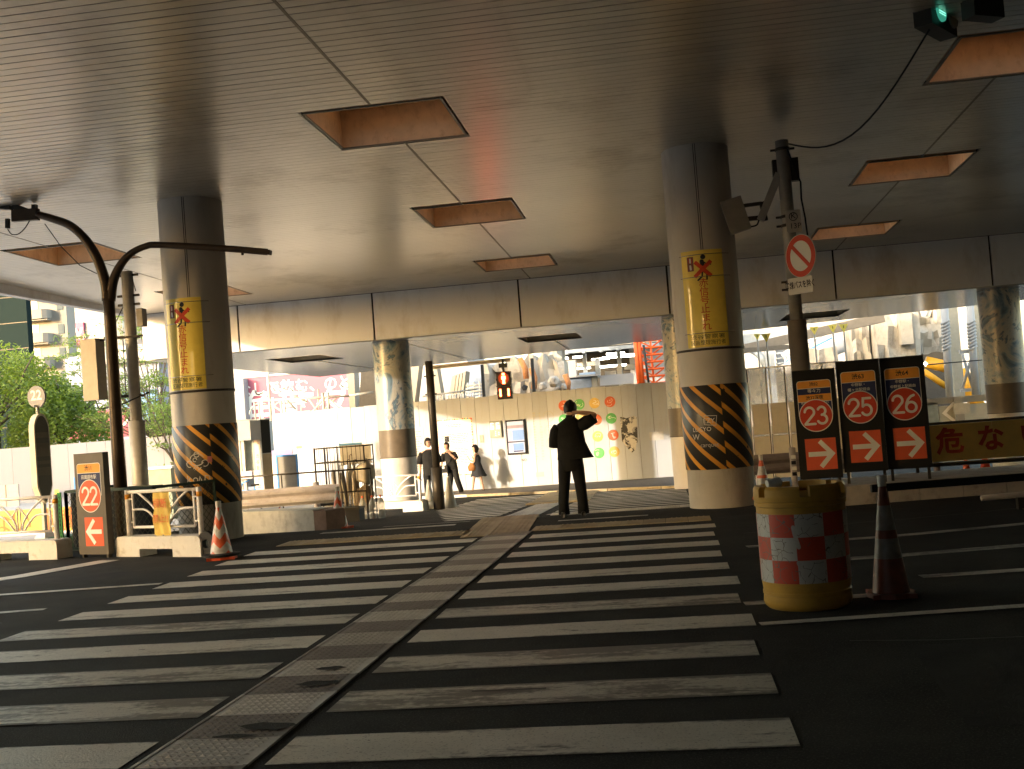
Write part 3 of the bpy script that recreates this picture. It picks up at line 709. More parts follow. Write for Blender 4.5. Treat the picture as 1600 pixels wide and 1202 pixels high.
# ---- left: low white hoarding, yellow banner, apartment blocks, billboard
lh = thing('white_hoarding', 'plain white hoarding along the left street under the trees', 'hoarding', (-38.5, 52, GZ))
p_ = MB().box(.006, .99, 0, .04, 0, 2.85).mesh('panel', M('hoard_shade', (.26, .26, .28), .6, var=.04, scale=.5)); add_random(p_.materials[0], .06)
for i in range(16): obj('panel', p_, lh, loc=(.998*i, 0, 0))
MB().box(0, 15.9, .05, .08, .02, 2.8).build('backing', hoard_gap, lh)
def label_stick(px, Y, name, label, cat, group=None):      # grey board in a blue frame
    X0, X1, Z0, Z1 = ext(*px, Y); t = thing(name, label, cat, ((X0+X1)/2, Y, Z0), 0, group); w = (X1-X0)/2; h = Z1-Z0
    MB().rect(-w, w, .12, h, 0, .04).build('board', M('grey_board', (.2, .19, .17), .6), t)
    q = MB().rect(-w-.03, -w+.02, 0, h+.03, .02, .06).rect(w-.02, w+.03, 0, h+.03, .02, .06); q.rect(-w+.02, w-.02, h-.02, h+.03, .02, .05).rect(-w+.02, w-.02, .10, .16, .02, .05).build('frame', blue_m, t)
    return t
label_stick((118, 746, 149, 796), 45, 'blue_framed_board', 'grey board in a blue frame before the left white hoarding', 'board', 'blue framed grey boards')
label_stick((434, 712, 465, 770), 35, 'blue_framed_board', 'grey board in a blue frame between the white pillar sign and the wire cage', 'board', 'blue framed grey boards')
t, w, h = boxthing('site_gate', 'grey site gate at the far left of the white hoarding', 'gate', (-10, 758, 29, 792), 49, .1, M('gate_grey', (.40, .36, .31), .6), part='leaf', z0=GZ)
hh = MB().box(-.02, .02, -.02, -.004, 0, h); hh.build('seam', hoard_gap, t)
boxthing('yellow_notice', 'small yellow notice taped low on the left white hoarding', 'notice', (85, 765, 92, 775), 51.7, .02, yellow_m, part='sheet')

def banner(name, label, px, Y, s, xs_, rz=0., th=.03, mats=None):
    X0, X1, Z0, Z1 = ext(*px, Y); t = thing(name, label, 'banner', ((X0+X1)/2, Y, Z0), rz); w = (X1-X0)/2; h = Z1-Z0
    MB().rect(-w, w, 0, h, 0, th).build('sheet', yellow_m if not mats else mats[0], t)
    for ch, f_ in zip(s, xs_): text(ch, h*.86, -w+2*w*f_, h*.5, .004, mats[1] if mats else ink_red, t, bold=.012)
    return t, w, h
by_l = M('banner_yellow', (.42, .31, .07), .6); br_l = M('banner_orange_print', (.42, .11, .03), .6)
banner('yellow_banner', 'faded yellow warning banner behind the left white fence', (-60, 797, 122, 841), 25, '危ない横断', (.16, .34, .52, .80, .97), mats=(by_l, br_l))
MB()
bt, bw, bh = boxthing('concrete_kerb_wall', 'low cream concrete base under the left yellow banner', 'barrier base', (-60, 829, 122, 848), 24.9, .4, block_m, z1=gz(25)+.14, z0=gz(25)-.02, part='block')

# apartment block with balconies
X0, X1, Z0, Z1 = ext(41, 450, 106, 600, 130); Z0 = GZ
ap = thing('apartment_building', 'cream apartment block with stacked balconies at the far left', 'building', ((X0+X1)/2, 130, GZ)); w = (X1-X0)/2; cream = M('cream_render', (.27, .26, .24), .8, var=.05, scale=.3)
MB().box(-w, w, 0, 2, 0, 34).build('wall', cream, ap)
for k_ in range(10):
    z = 1.6+2.95*k_
    b_ = MB(); b_.add([(-w+.2, 0, z), (w-1.9, 0, z), (w-1.9, -1.2, z), (w-2.4, -1.6, z), (-w+.8, -1.6, z), (-w+.2, -1.2, z)]+[(-w+.2, 0, z+1.15), (w-1.9, 0, z+1.15), (w-1.9, -1.2, z+1.15), (w-2.4, -1.6, z+1.15), (-w+.8, -1.6, z+1.15), (-w+.2, -1.2, z+1.15)],
        [(0, 1, 2, 3, 4, 5), (6, 11, 10, 9, 8, 7)]+[(i, (i+1) % 6, (i+1) % 6+6, i+6) for i in range(6)]); b_.build('balcony', cream, ap)
    MB().box(-w+.9, -w+1.8, -.05, .02, z+1.4, z+2.4).build('window', glass_m, ap)
    MB().box(-w+.2, w-1.9, -1.3, -.0, z+2.75, z+2.88).build('canopy', cream, ap)
    MB().box(w-1.2, w-.4, -.08, .0, z+1.0, z+2.2).build('window', glass_m, ap)
MB().box(w-1.7, w-.1, -.5, 0, 6.5, 8.2).build('sign_board', yellow_m, ap)
t, w, h = boxthing('office_building', 'dark grey-green windowless facade at the far left edge', 'building', (-60, 400, 43, 620), 120, 1, M('dark_facade', (.012, .020, .021), .95, spec=.0, var=.05, scale=.2), z0=GZ, z1=45)
for k_ in range(12): MB().box(-w, w, -.03, 0, 3*k_+2.9, 3*k_+2.98).build('joint', dark_metal, t)
t, w, h = boxthing('office_building', 'tall white office block with a pink square sign', 'building', (108, 440, 275, 700), 140, 20, white_wall, z0=GZ, z1=40)
X0, X1, Z0, Z1 = ext(111, 504, 132, 540, 139.8); cx0 = t.location.x
pk = M('pink_sign', (.36, .07, .16), .5)
for a, b in ((.0, .32), (.33, .66), (.67, 1.)): MB().box(X0-cx0, X1-cx0, -.35, -.02, Z0-GZ+(Z1-Z0)*a, Z0-GZ+(Z1-Z0)*b-.06).build('sign_panel', pk, t)
text('W.', 1.9, (X0+X1)/2-cx0, (Z0+Z1)/2-GZ, .37, white_m, t, bold=.03)
for xx in (190, 232): 
    A = ext(xx, 480, xx+6, 512, 139.9); MB().box(A[0]-cx0, A[1]-cx0, -.05, 0, A[2]-GZ, A[3]-GZ).build('window', M('bluish_glass', (.28, .36, .42), .2), t)
for k_ in range(6): MB().box(-w, w, -.04, 0, 5+5*k_, 5.08+5*k_).build('joint', cream, t)
boxthing('blue_wall_building', 'pale lilac blue building with a white stepped roof behind the signal box', 'building', (104, 552, 250, 640), 95, 2, lilac, z0=GZ)
t, w, h = boxthing('roof_terrace', 'white stepped roof edge on top of the lilac building', 'roof', (130, 540, 262, 566), 94, 3, white_wall, part='slab')
t, w, h = boxthing('pink_shop_sign', 'pink shop billboard with white letters seen through the leaves', 'billboard', (108, 641, 200, 686), 80, .4, M('deep_pink', (.32, .07, .11), .5), part='board')
text('タイレノ', h*.62, .1, h*.5, .01, white_m, t, bold=.02)
boxthing('blue_billboard', 'bright blue panel glimpsed behind the thin leafed tree', 'panel', (192, 610, 246, 660), 90, .4, M('sky_blue', (.08, .18, .32), .5), part='board')
boxthing('low_building', 'pale low building at street level behind the left column', 'building', (236, 660, 420, 800), 70, 8, M('pale_wall', (.24, .235, .22), .8), z0=GZ)
t, w, h = boxthing('utility_cabinet', 'pale green utility cabinet left of the striped column', 'cabinet', (229, 733, 268, 775), 30, .8, M('cabinet_green', (.2, .23, .18), .6), z0=gz(30), part='body')
MB().box(-w-.05, w+.05, -.05, .85, h, h+.06).build('lid', white_m, t)
# billboard
t, w, h = boxthing('drink_billboard', 'huge pink billboard with white Japanese lettering', 'billboard', (381, 584, 549, 660), 85, .5, pink, part='board')
text('水なしで飲む、のど直接', 1.18, .1*w, h*.73, .02, white_m, t, bold=.008)
text('龍角散ダイ', 3.0, -.02*w, h*.30, .02, white_m, t, bold=.012)
MB().rect(-w-.1, w+.1, h, h+.12, .1, .6).build('top_rail', white_m, t)
t, w, h = boxthing('roof_building', 'white building with a lattice parapet behind the pink billboard', 'building', (340, 574, 424, 700), 90, 10, white_wall, z0=GZ)
for i in range(14): MB().box(-w+i*w/7, -w+i*w/7+.12, -.1, .0, h, h+.5).build('railing_post', galv, t)
MB().box(-w, w, -.1, .0, h+.5, h+.6).build('rail', galv, t)
boxthing('grey_panel_wall', 'pale grey panel wall left of the pink billboard', 'wall', (364, 592, 382, 662), 84, 1, M('pale_grey_blue', (.24, .26, .28), .7), z0=GZ, part='panel')
# pipe truss in front of it
tr = thing('pipe_truss', 'white pipe frame and gantry standing above the hoarding', 'frame', (0, 43, 0))
def pipe(parent, a, b, Y, r=.04, mat=None, name='pipe', Y2=None):
    p, q = U(*a, Y), U(*b, Y2 or Y); o_ = parent.location
    MB().tube([p-o_, q-o_], r, 6).build(name, mat or M_pipe, parent, True)
M_pipe = M('frame_white', (.38, .38, .36), .5, dirt=((.3, .2, .12), .7, 5, 1))
for a, b, r_ in (((396, 627), (546, 619), .05), ((397, 627), (400, 662), .04), ((404, 628), (407, 662), .04), ((439, 625), (441, 660), .05), ((444, 624), (446, 660), .05), ((504, 614), (507, 650), .06), ((512, 613), (514, 648), .06),
                 ((422, 598), (462, 640), .05), ((428, 604), (480, 628), .04), ((418, 584), (424, 658), .06), ((420, 630), (460, 655), .04), ((480, 620), (500, 648), .04), ((482, 650), (508, 622), .04), ((514, 624), (540, 646), .04), ((490, 655), (530, 618), .03), ((546, 618), (583, 613), .05), ((470, 655), (472, 622), .03), ((497, 608), (498, 640), .03)):
    pipe(tr, a, b, 43, r_)
for cx_, cy_, r_ in ((408, 648, 18), (440, 640, 12)):
    p = [U(cx_+r_*cos(R(a)), cy_-r_*sin(R(a)), 43)-tr.location for a in range(60, 185, 15)]; MB().tube(p, .03, 6).build('curved_brace', M_pipe, tr, True)
for a, b in (((660, 620), (745, 608)),):
    pipe(tr, a, b, 46, .04)
# leaning piers
def pier(label, quad, Y, th, mat, group='leaning beige piers', name='leaning_pier', cat='pier'):
    P4 = [U(*q, Y) for q in quad]; o_ = P4[0].copy(); o_.z = min(p.z for p in P4); t = thing(name, label, cat, o_, 0, group); m_ = MB()
    v = [p-o_ for p in P4]; m_.add([tuple(p) for p in v]+[(p.x, p.y+th, p.z) for p in v], [(0, 1, 2, 3), (7, 6, 5, 4)]+[(i, (i+1) % 4, (i+1) % 4+4, i+4) for i in range(4)]); m_.build('shaft', mat, t)
    return t
pier('leaning beige pier just left of the mural column', [(541, 578), (553, 576), (556, 655), (548, 655)], 60, 1, beige)
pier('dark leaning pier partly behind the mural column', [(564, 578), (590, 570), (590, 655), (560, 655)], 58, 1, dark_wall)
pier('narrow leaning pier right of the mural column', [(641, 568), (655, 570), (645, 655), (636, 655)], 58, 1, beige)
pier('leaning pier behind the signal mast', [(668, 575), (682, 573), (695, 650), (665, 650)], 58, 1, beige)
pr = pier('ribbed tilted panel stack right of the signal mast', [(706, 588), (728, 580), (722, 640), (698, 640)], 56, 1.2, M('ribbed_panel', (.24, .235, .2), .7))
for k_ in range(4):
    a = U(711+5*k_, 586-k_*1.6, 55.9)-pr.location; b = U(704+5*k_, 640, 55.9)-pr.location; MB().bar(a, b, .08, .12).build('rib', beige, pr)
t, w, h = boxthing('white_building', 'white building glowing behind the leaning piers', 'building', (530, 560, 735, 700), 100, 10, white_wall, z0=GZ, z1=12)
boxthing('blue_sheet_wall', 'pale blue sheeting behind the walking signal', 'sheeting', (730, 566, 778, 625), 62, 1, M('pale_blue', (.2, .25, .34), .7), z0=GZ, part='sheet')
rk = thing('pipe_rack', 'white pipe rack of stacked rails left of the pedestrian signal', 'rack', (0, 50, 0))
for k_ in range(5): pipe(rk, (728, 603+5*k_), (766, 599+5*k_), 50, .05)
for k_ in range(4): pipe(rk, (731+9*k_, 598-k_), (733+9*k_, 630-k_), 50, .05)
for i in range(16):
    pipe(rk, (680+4*i, 617-i*.3+(i % 3)), (681+4*i, 634-i*.4), 48, .035)
for x, y0, y1 in ((753, 570, 622), (831, 560, 610), (675, 580, 628)):
    t = thing('steel_post', {753: 'thin black post left of the pedestrian signal', 831: 'thin black post against the broken concrete', 675: 'thin black post close beside the signal mast'}[x], 'post', U(x+4, y1+12, 46), 0, 'thin black posts above the hoarding'); a = U(x, y0, 46)-t.location
    MB().tube([(0, 0, 0), tuple(a)], .07, 6).build('shaft', ink, t)

# ---- demolition: broken concrete, an open lit floor, orange scaffold
def rough_wall(name, label, px, Y, th, mat, seed, amp=.35, nx=16, nz=10, z0=None, top=.5):
    X0, X1, Z0, Z1 = ext(*px, Y); Z0 = z0 if z0 is not None else Z0; r_ = random.Random(seed); t = thing(name, label, 'ruin', ((X0+X1)/2, Y, Z0)); v = []; f = []
    w = X1-X0
    for j_ in range(nz+1):
        for i in range(nx+1):
            e = r_.uniform(-amp, amp*.3)
            x = -w/2+w*i/nx+r_.uniform(-.3, .3)*w/nx*(0 < i < nx); z = (Z1-Z0)*j_/nz+(r_.uniform(-top, top) if j_ == nz else r_.uniform(-.2, .2)*(Z1-Z0)/nz)
            v.append((x, e, z))
    k0 = len(v); f = [(j_*(nx+1)+i, j_*(nx+1)+i+1, (j_+1)*(nx+1)+i+1, (j_+1)*(nx+1)+i) for j_ in range(nz) for i in range(nx)]
    v += [(x, th, z) for x, y, z in v[nz*(nx+1):]]; f += [(nz*(nx+1)+i, nz*(nx+1)+i+1, k0+i+1, k0+i) for i in range(nx)]
    v += [(-w/2, th, 0), (w/2, th, 0)]; k1 = len(v); f += [tuple([k1-2]+[j_*(nx+1) for j_ in range(nz+1)]+[k0]), tuple([k1-1]+[j_*(nx+1)+nx for j_ in range(nz+1)]+[k0+nx])]
    MB().add(v, f).build('wall', mat, t, 25); return t
rough_wall('broken_concrete_wall', 'broken pale concrete wall of the demolished building behind the signal', (758, 562, 884, 640), 50, 2, ruin, 5, z0=GZ, top=.3)
rough_wall('broken_concrete_wall', 'cream concrete wall left of the open lit floor', (845, 538, 880, 640), 51.5, 2, ruin, 8, nx=6, z0=GZ, top=.1)
for i, (x, y, r_, mt) in enumerate(((865, 596, 9, ruin), (848, 604, 7, ruin), (880, 605, 6, ruin), (820, 606, 5, ink), (872, 612, 9, ruin))):
    p = U(x, y, 48.6+i*.12); rb = random.Random(i); s_ = r_/36.
    bm = bmesh.new(); bmesh.ops.create_icosphere(bm, subdivisions=2, radius=s_)
    for v in bm.verts: v.co *= rb.uniform(.75, 1.15)
    me = bpy.data.meshes.new('boulder'); bm.to_mesh(me); bm.free(); me.materials.append(mt); o_ = obj('concrete_chunk', me, None, loc=p)
    tag(o_, ['largest broken concrete chunk under the open floor', 'broken concrete chunk left of the largest one', 'small concrete chunk against the blue panels', 'black opening of a cut pipe in the broken wall', 'concrete chunk lying lowest by the hoarding top'][i], 'rubble', 'concrete rubble')
for i, (a, b) in enumerate((((812, 560), (822, 592)), ((830, 575), (834, 608)), ((893-10, 585), (886, 612)))):
    p, q = U(*a, 49.3), U(*b, 49.3); t = thing('rust_streak_pipe', ['rusty pipe stub right of the pedestrian signal', 'rusty pipe beside the thin black post', 'rusty pipe at the corner of the open floor'][i], 'pipe', q, 0, 'rusty pipes in the ruin'); MB().tube([(0, 0, 0), (p-q)*.5+Vector((.1, 0, 0)), p-q], .13, 7).build('pipe', rust, t, True)
# open floor
X0, X1, Z0, Z1 = ext(878, 536, 1002, 620, 56); of = thing('open_floor_building', 'gutted building with a dark open floor and bright ceiling lamps', 'building', ((X0+X1)/2, 56, GZ)); w = (X1-X0)/2+1; zf = U(930, 608, 56).z-GZ; zc = U(935, 541, 56).z-GZ
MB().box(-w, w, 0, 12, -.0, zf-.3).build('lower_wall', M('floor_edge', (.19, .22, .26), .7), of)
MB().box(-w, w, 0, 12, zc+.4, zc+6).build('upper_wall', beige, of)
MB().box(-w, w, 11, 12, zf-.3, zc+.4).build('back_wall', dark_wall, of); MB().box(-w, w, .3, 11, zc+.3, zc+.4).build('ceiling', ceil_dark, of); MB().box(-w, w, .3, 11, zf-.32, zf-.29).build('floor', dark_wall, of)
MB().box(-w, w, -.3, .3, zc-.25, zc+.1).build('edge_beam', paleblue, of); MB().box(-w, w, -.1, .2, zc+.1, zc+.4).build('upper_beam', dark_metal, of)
for i in range(7): MB().box(-w+.4+i*2*w/7, -w+.55+i*2*w/7, -.32, .3, zc-.3, zc+.45).build('bracket', paleblue, of)
for fx in (-.32, .28, .72): MB().box(w*fx-.1, w*fx+.1, 2, 2.3, zf-.3, zc).build('post', M_pipe if fx > 0 else paleblue, of)
for x, y, l in ((883, 560, .3), (902, 558, .5), (938, 561, .9), (952, 553, .3), (958, 558, 1.2), (967, 552, .6), (971, 557, .7), (990, 554, 1.2), (905, 576, 1.2), (955, 572, 1.6), (947, 573, .5), (985, 556, .5)):
    p = U(x, y, 58.5+(x % 7)*.5)-of.location; MB().box(p.x-l/2, p.x+l/2, p.y, p.y+.15, p.z-.05, p.z+.05).build('ceiling_lamp', lamp_on, of)
for x0, y0, x1, y1, mt, Yd in ((886, 563, 900, 588, white_wall, 55.4), (900, 566, 932, 572, beige, 60), (937, 585, 990, 601, white_wall, 55.2), (964, 570, 972, 590, beige, 57), (975, 569, 997, 577, beige, 60), (930, 560, 937, 590, paleblue, 57), (905, 582, 930, 588, M('clutter_blue', (.12, .2, .35), .6), 57.5), (945, 580, 962, 586, M('clutter_grey', (.4, .4, .4), .6), 57.5), (887, 590, 925, 612, M('blue_grey_panel', (.17, .21, .28), .6), 55.3), (924, 588, 934, 612, beige, 55.3)):
    A = ext(x0, y0, x1, y1, Yd); o_ = of.location; MB().box(A[0]-o_.x, A[1]-o_.x, Yd-56, Yd-56+.6, A[2]-GZ, A[3]-GZ).build('partition', mt, of)
boxthing('floor_ledge', 'white ledge along the open floor edge', 'ledge', (884, 586, 937, 589), 55.0, .5, white_wall, part='slab')
boxthing('warm_concrete_lintel', 'long beige concrete lintel above the open floor', 'lintel', (858, 524, 1045, 540), 52, .8, beige, part='beam', z1=6)
sc = thing('orange_scaffold', 'orange steel scaffold tower rising behind the hoarding', 'scaffold', (0, 47, 0)); om = M('scaffold_orange', (.60, .09, .02), .5, emit=0)
def q2(u, v): # tower coordinates to pixels
    return (994+u*42+v*6, 534-u*5+v*67)
for u in (0, .08, .52, 1.0):
    pipe(sc, q2(u, -.2), q2(u, 1.2), 47+(u > .4)*.8, .12 if u < .1 else .05, om, 'standard')
for k_ in range(7):
    v = k_/6.; pipe(sc, q2(.08, v), q2(1, v+.02), 47, .05, om, 'ledger'); pipe(sc, q2(.1, v), q2(.55, v+.17), 47, .035, om, 'brace'); pipe(sc, q2(1, v), q2(.55, v+.17), 47.3, .035, om, 'brace')
pipe(sc, q2(.26, .1), q2(.34, 1.2), 46.8, .05, ink, 'black_pole')
boxthing('site_backdrop_wall', 'pale site wall seen through the orange scaffold', 'wall', (985, 520, 1060, 640), 66, 1, white_wall, z0=GZ, z1=6)

# ---- right: construction seen past the near right column
fr = thing('clear_panel_fence', 'tall site fence with clear upper panels right of the hazard striped column', 'fence', (0, 27.5, gz(27.5)))
clear = M('clear_plastic', (.80, .78, .70), .25, alpha=.30); panel_c = M('fence_cream', (.46, .43, .37), .5, var=.05, dirt=((.5, .42, .3), .5, 2, .3))
zt_, zm_, zl_ = U(1200, 575, 27.5).z-gz(27.5), U(1200, 630, 27.5).z-gz(27.5), U(1200, 680, 27.5).z-gz(27.5)
for k_ in range(6):
    xa = 1.55+.44*k_
    MB().box(xa, xa+.40, 0, .03, zm_, zt_).build('clear_pane', clear, fr); MB().box(xa, xa+.40, 0, .03, zl_+.01, zm_-.01).build('panel', panel_c, fr); MB().box(xa, xa+.40, 0, .03, .2, zl_-.01).build('panel', panel_c, fr)
    MB().box(xa+.402, xa+.425, -.02, .05, 0, zt_+.02).build('post', white_metal, fr); MB().box(xa+.38, xa+.402, -.015, 0, .2, zt_).build('edge_shadow_strip', ink, fr)  # black strip at each panel edge stands in for a shadow
MB().box(1.5, 4.2, -.01, .04, zt_, zt_+.03).build('top_rail', white_metal, fr)
boxthing('steel_gantry_beam', 'long grey gantry beam crossing under the deck edge on the right', 'beam', (1160, 541, 1246, 548), 43, .3, M('beam_grey', (.16, .14, .11), .6), part='beam')
gb = thing('steel_beam', 'grey girder running from the sign pole towards the right ruin', 'beam', U(1160, 546, 44)); MB().bar((0, 0, 0), U(1382, 496, 43)-U(1160, 546, 44), .28, .34).build('girder', M('girder_grey', (.19, .17, .14), .6), gb)
st = thing('pale_steel_structure', 'pale blue steel stairs and curved arch right of the striped column', 'steel structure', (0, 60, GZ))
def bx(parent, px, Y, d, mat, name):
    A = ext(*px, Y); o_ = parent.location; MB().box(A[0]-o_.x, A[1]-o_.x, Y-o_.y, Y-o_.y+d, A[2]-o_.z, A[3]-o_.z).build(name, mat, parent)
bx(st, (1150, 520, 1235, 535), 62, 1, paleblue, 'beam'); bx(st, (1198, 530, 1212, 640), 60, .6, paleblue, 'column'); bx(st, (1150, 575, 1245, 640), 66, .5, beige, 'rear_wall'); bx(st, (1214, 532, 1228, 580), 61, .6, white_wall, 'panel')
p = [U(1164+34*sin(R(a)), 575-40*cos(R(a))+10, 61)-st.location for a in range(0, 91, 10)]; MB().tube(p, .28, 8, sy=.7).build('arch', paleblue, st, True)
for k_ in range(5): pipe(st, (1212, 545+8*k_), (1230, 543+8*k_), 60, .06, paleblue, 'tread')
for k_ in range(5): pipe(st, (1226+5*k_, 552-3*k_), (1228+5*k_, 575-4*k_), 58, .05, white_metal, 'railing_post')
pipe(st, (1222, 556), (1300, 514), 58, .14, white_metal, 'handrail'); pipe(st, (1222, 580), (1320, 540), 58, .35, white_wall, 'ramp_edge'); pipe(st, (1226, 566), (1300, 528), 58, .05, blue_m, 'rail')
boxthing('bright_sky_wall', 'large pale building closing the view behind the right construction', 'building', (1130, 480, 1560, 700), 110, 5, white_wall, z0=GZ, z1=16)
rough_wall('broken_pier', 'eroded concrete pier behind the three route signs', (1268, 545, 1312, 640), 48, 1.5, ruin, 11, nx=6, nz=8, z0=GZ, top=.15)
rough_wall('broken_pier', 'weathered concrete pier with cables above route sign 25', (1334, 508, 1362, 640), 47, 1.5, ruin, 12, nx=5, nz=9, z0=GZ, top=.1)
rough_wall('broken_wall_slab', 'large cream broken concrete wall above route sign 26', (1372, 488, 1440, 640), 46, 1.5, ruin, 13, nx=8, nz=9, z0=GZ, top=.1)
rough_wall('broken_wall_slab', 'cream broken wall behind the excavator and white posts', (1436, 484, 1480, 552), 48, .8, ruin, 14, nx=8, nz=6, top=.3)
boxthing('hanging_block', 'pale concrete block hanging on the cream broken wall', 'block', (1408, 488, 1426, 538), 45.3, .6, ruin, part='block')
boxthing('pit_shade_slab', 'dark slab standing in for the shaded cavity behind the excavator arm', 'cavity', (1436, 545, 1500, 640), 52, 1, dark_wall, z0=GZ, part='wall')  # solid slab with the hollow's shade put into its colour
wp = thing('white_steel_posts', 'pair of thick white steel posts with coiled sleeves and cross bracing', 'steel posts', (0, 40, gz(40)))
wsm = M('post_white', (.34, .35, .35), .5, var=.05)
for x0, xx in ((1476, 1484), (1516, 1525)):
    p, q = U(x0-1, 470, 40)-wp.location, U(xx, 622, 40)-wp.location; MB().tube([p, q], .13, 12).build('post', wsm, wp, True)
    c0, c1 = p+(q-p)*.22, p+(q-p)*.52
    for k_ in range(9):
        c = c0+(c1-c0)*k_/9; MB().tube([c+Vector((-.02, 0, .035)), c-Vector((-.02, 0, .035))], .17, 12).build('coil', wsm, wp, True)
bx(wp, (1486, 475, 1502, 622), 41.5, .5, M('post_cream', (.25, .25, .21), .6), 'pillar'); bx(wp, (1528, 475, 1545, 622), 41.5, .5, M('post_cream2', (.25, .25, .21), .6), 'pillar')
bx(wp, (1500, 546, 1520, 552), 40.1, .2, wsm, 'cross_beam'); bx(wp, (1502, 607, 1524, 612), 40.1, .2, wsm, 'cross_beam')
pipe(wp, (1503, 552), (1520, 606), 40.1, .05, wsm, 'brace'); pipe(wp, (1520, 552), (1504, 606), 40.2, .05, wsm, 'brace')
# excavator: only its arm reaches up
ex = thing('excavator', 'yellow excavator arm and ram behind the white steel posts', 'excavator', (0, 46, GZ)); exm = M('digger_yellow', (.42, .22, .02), .4)
pipe(ex, (1446, 566), (1500, 578), 46, .26, exm, 'boom'); pipe(ex, (1443, 580), (1478, 604), 45.7, .13, exm, 'ram_cylinder'); pipe(ex, (1430, 572), (1446, 582), 45.7, .06, galv, 'ram_rod'); pipe(ex, (1500, 578), (1530, 640), 46, .3, exm, 'stick')
lp = U(1446, 569, 45)-ex.location; MB().lathe([(0, -.09), (.09, 0), (0, .09)], lp, 8).build('work_lamp', lamp_on, ex)
text('KOMATSU'[:0]+'ZAXIS'[:0]+' ', .2, 0, 0, 0, ink, ex) if False else None
lw = thing('cream_site_wall', 'cream site wall with a glazed strip and faded arrow right of route sign 26', 'wall', (0, 36, gz(36)))
crm = M('site_wall_cream', (.40, .38, .31), .6, var=.05)
bx(lw, (1380, 622, 1552, 632), 36, .1, beige, 'capping'); bx(lw, (1470, 632, 1552, 720), 36, .1, crm, 'panel'); bx(lw, (1380, 632, 1469, 720), 36, .1, M('glazed_strip', (.26, .29, .27), .15, var=.3, scale=3), 'glazing')
A = ext(1493, 622, 1507, 672, 35.9); MB().box(A[0], A[1], -.1, -.03, A[2]-gz(36), A[3]-gz(36)).build('post', beige, lw)
A = ext(1491, 630, 1517, 647, 35.8); MB().box(A[0], A[1], -.14, -.105, A[2]-gz(36), A[3]-gz(36)).build('grey_plate', M('plate_beige', (.42, .38, .3), .6), lw)
c = U(1487, 645, 35.9)-lw.location
q = MB().stroke([(c.x+.1, c.z+.28), (c.x-.2, c.z), (c.x+.1, c.z-.28)], .09, .02, .01); q.build('arrow_print', white_m, lw)
for i, (x, y, Y) in enumerate(((1183, 526, 40), (1197, 527, 38), (1272, 516, 40), (1301, 513, 40), (1318, 512, 39.5))):
    p = U(x, y, Y); t = thing('triangle_sign', ['small inverted yellow triangle sign nearest the striped column', 'inverted yellow triangle sign on the tall pole left of the sign pole', 'inverted yellow triangle sign right of the sign pole', 'inverted yellow triangle sign above route sign 25', 'rightmost inverted yellow triangle sign above the route signs'][i], 'sign', (p.x, p.y, gz(Y)), 0, 'inverted triangle warning signs')
    s_ = .16 if i else .12; z = p.z-gz(Y); MB().poly([(-s_, z+s_*.7), (s_, z+s_*.7), (0, z-s_*1.1)][::-1], .03, .02).build('plate', yellow_m, t); MB().rect(-.012, .012, z-.02, z+.07, .032, .002).build('exclamation', ink, t)
    MB().tube([(0, 0, 0), (0, 0, z+s_*.7)], .03, 6).build('pole', galv, t)
cb = thing('overhead_cable', 'thin dark cable strung across the cream wall on the right', 'cable', U(1438, 571, 39)); MB().tube([(0, 0, 0), U(1543, 562, 39)-U(1438, 571, 39)], .02, 5).build('cable', ink, cb)
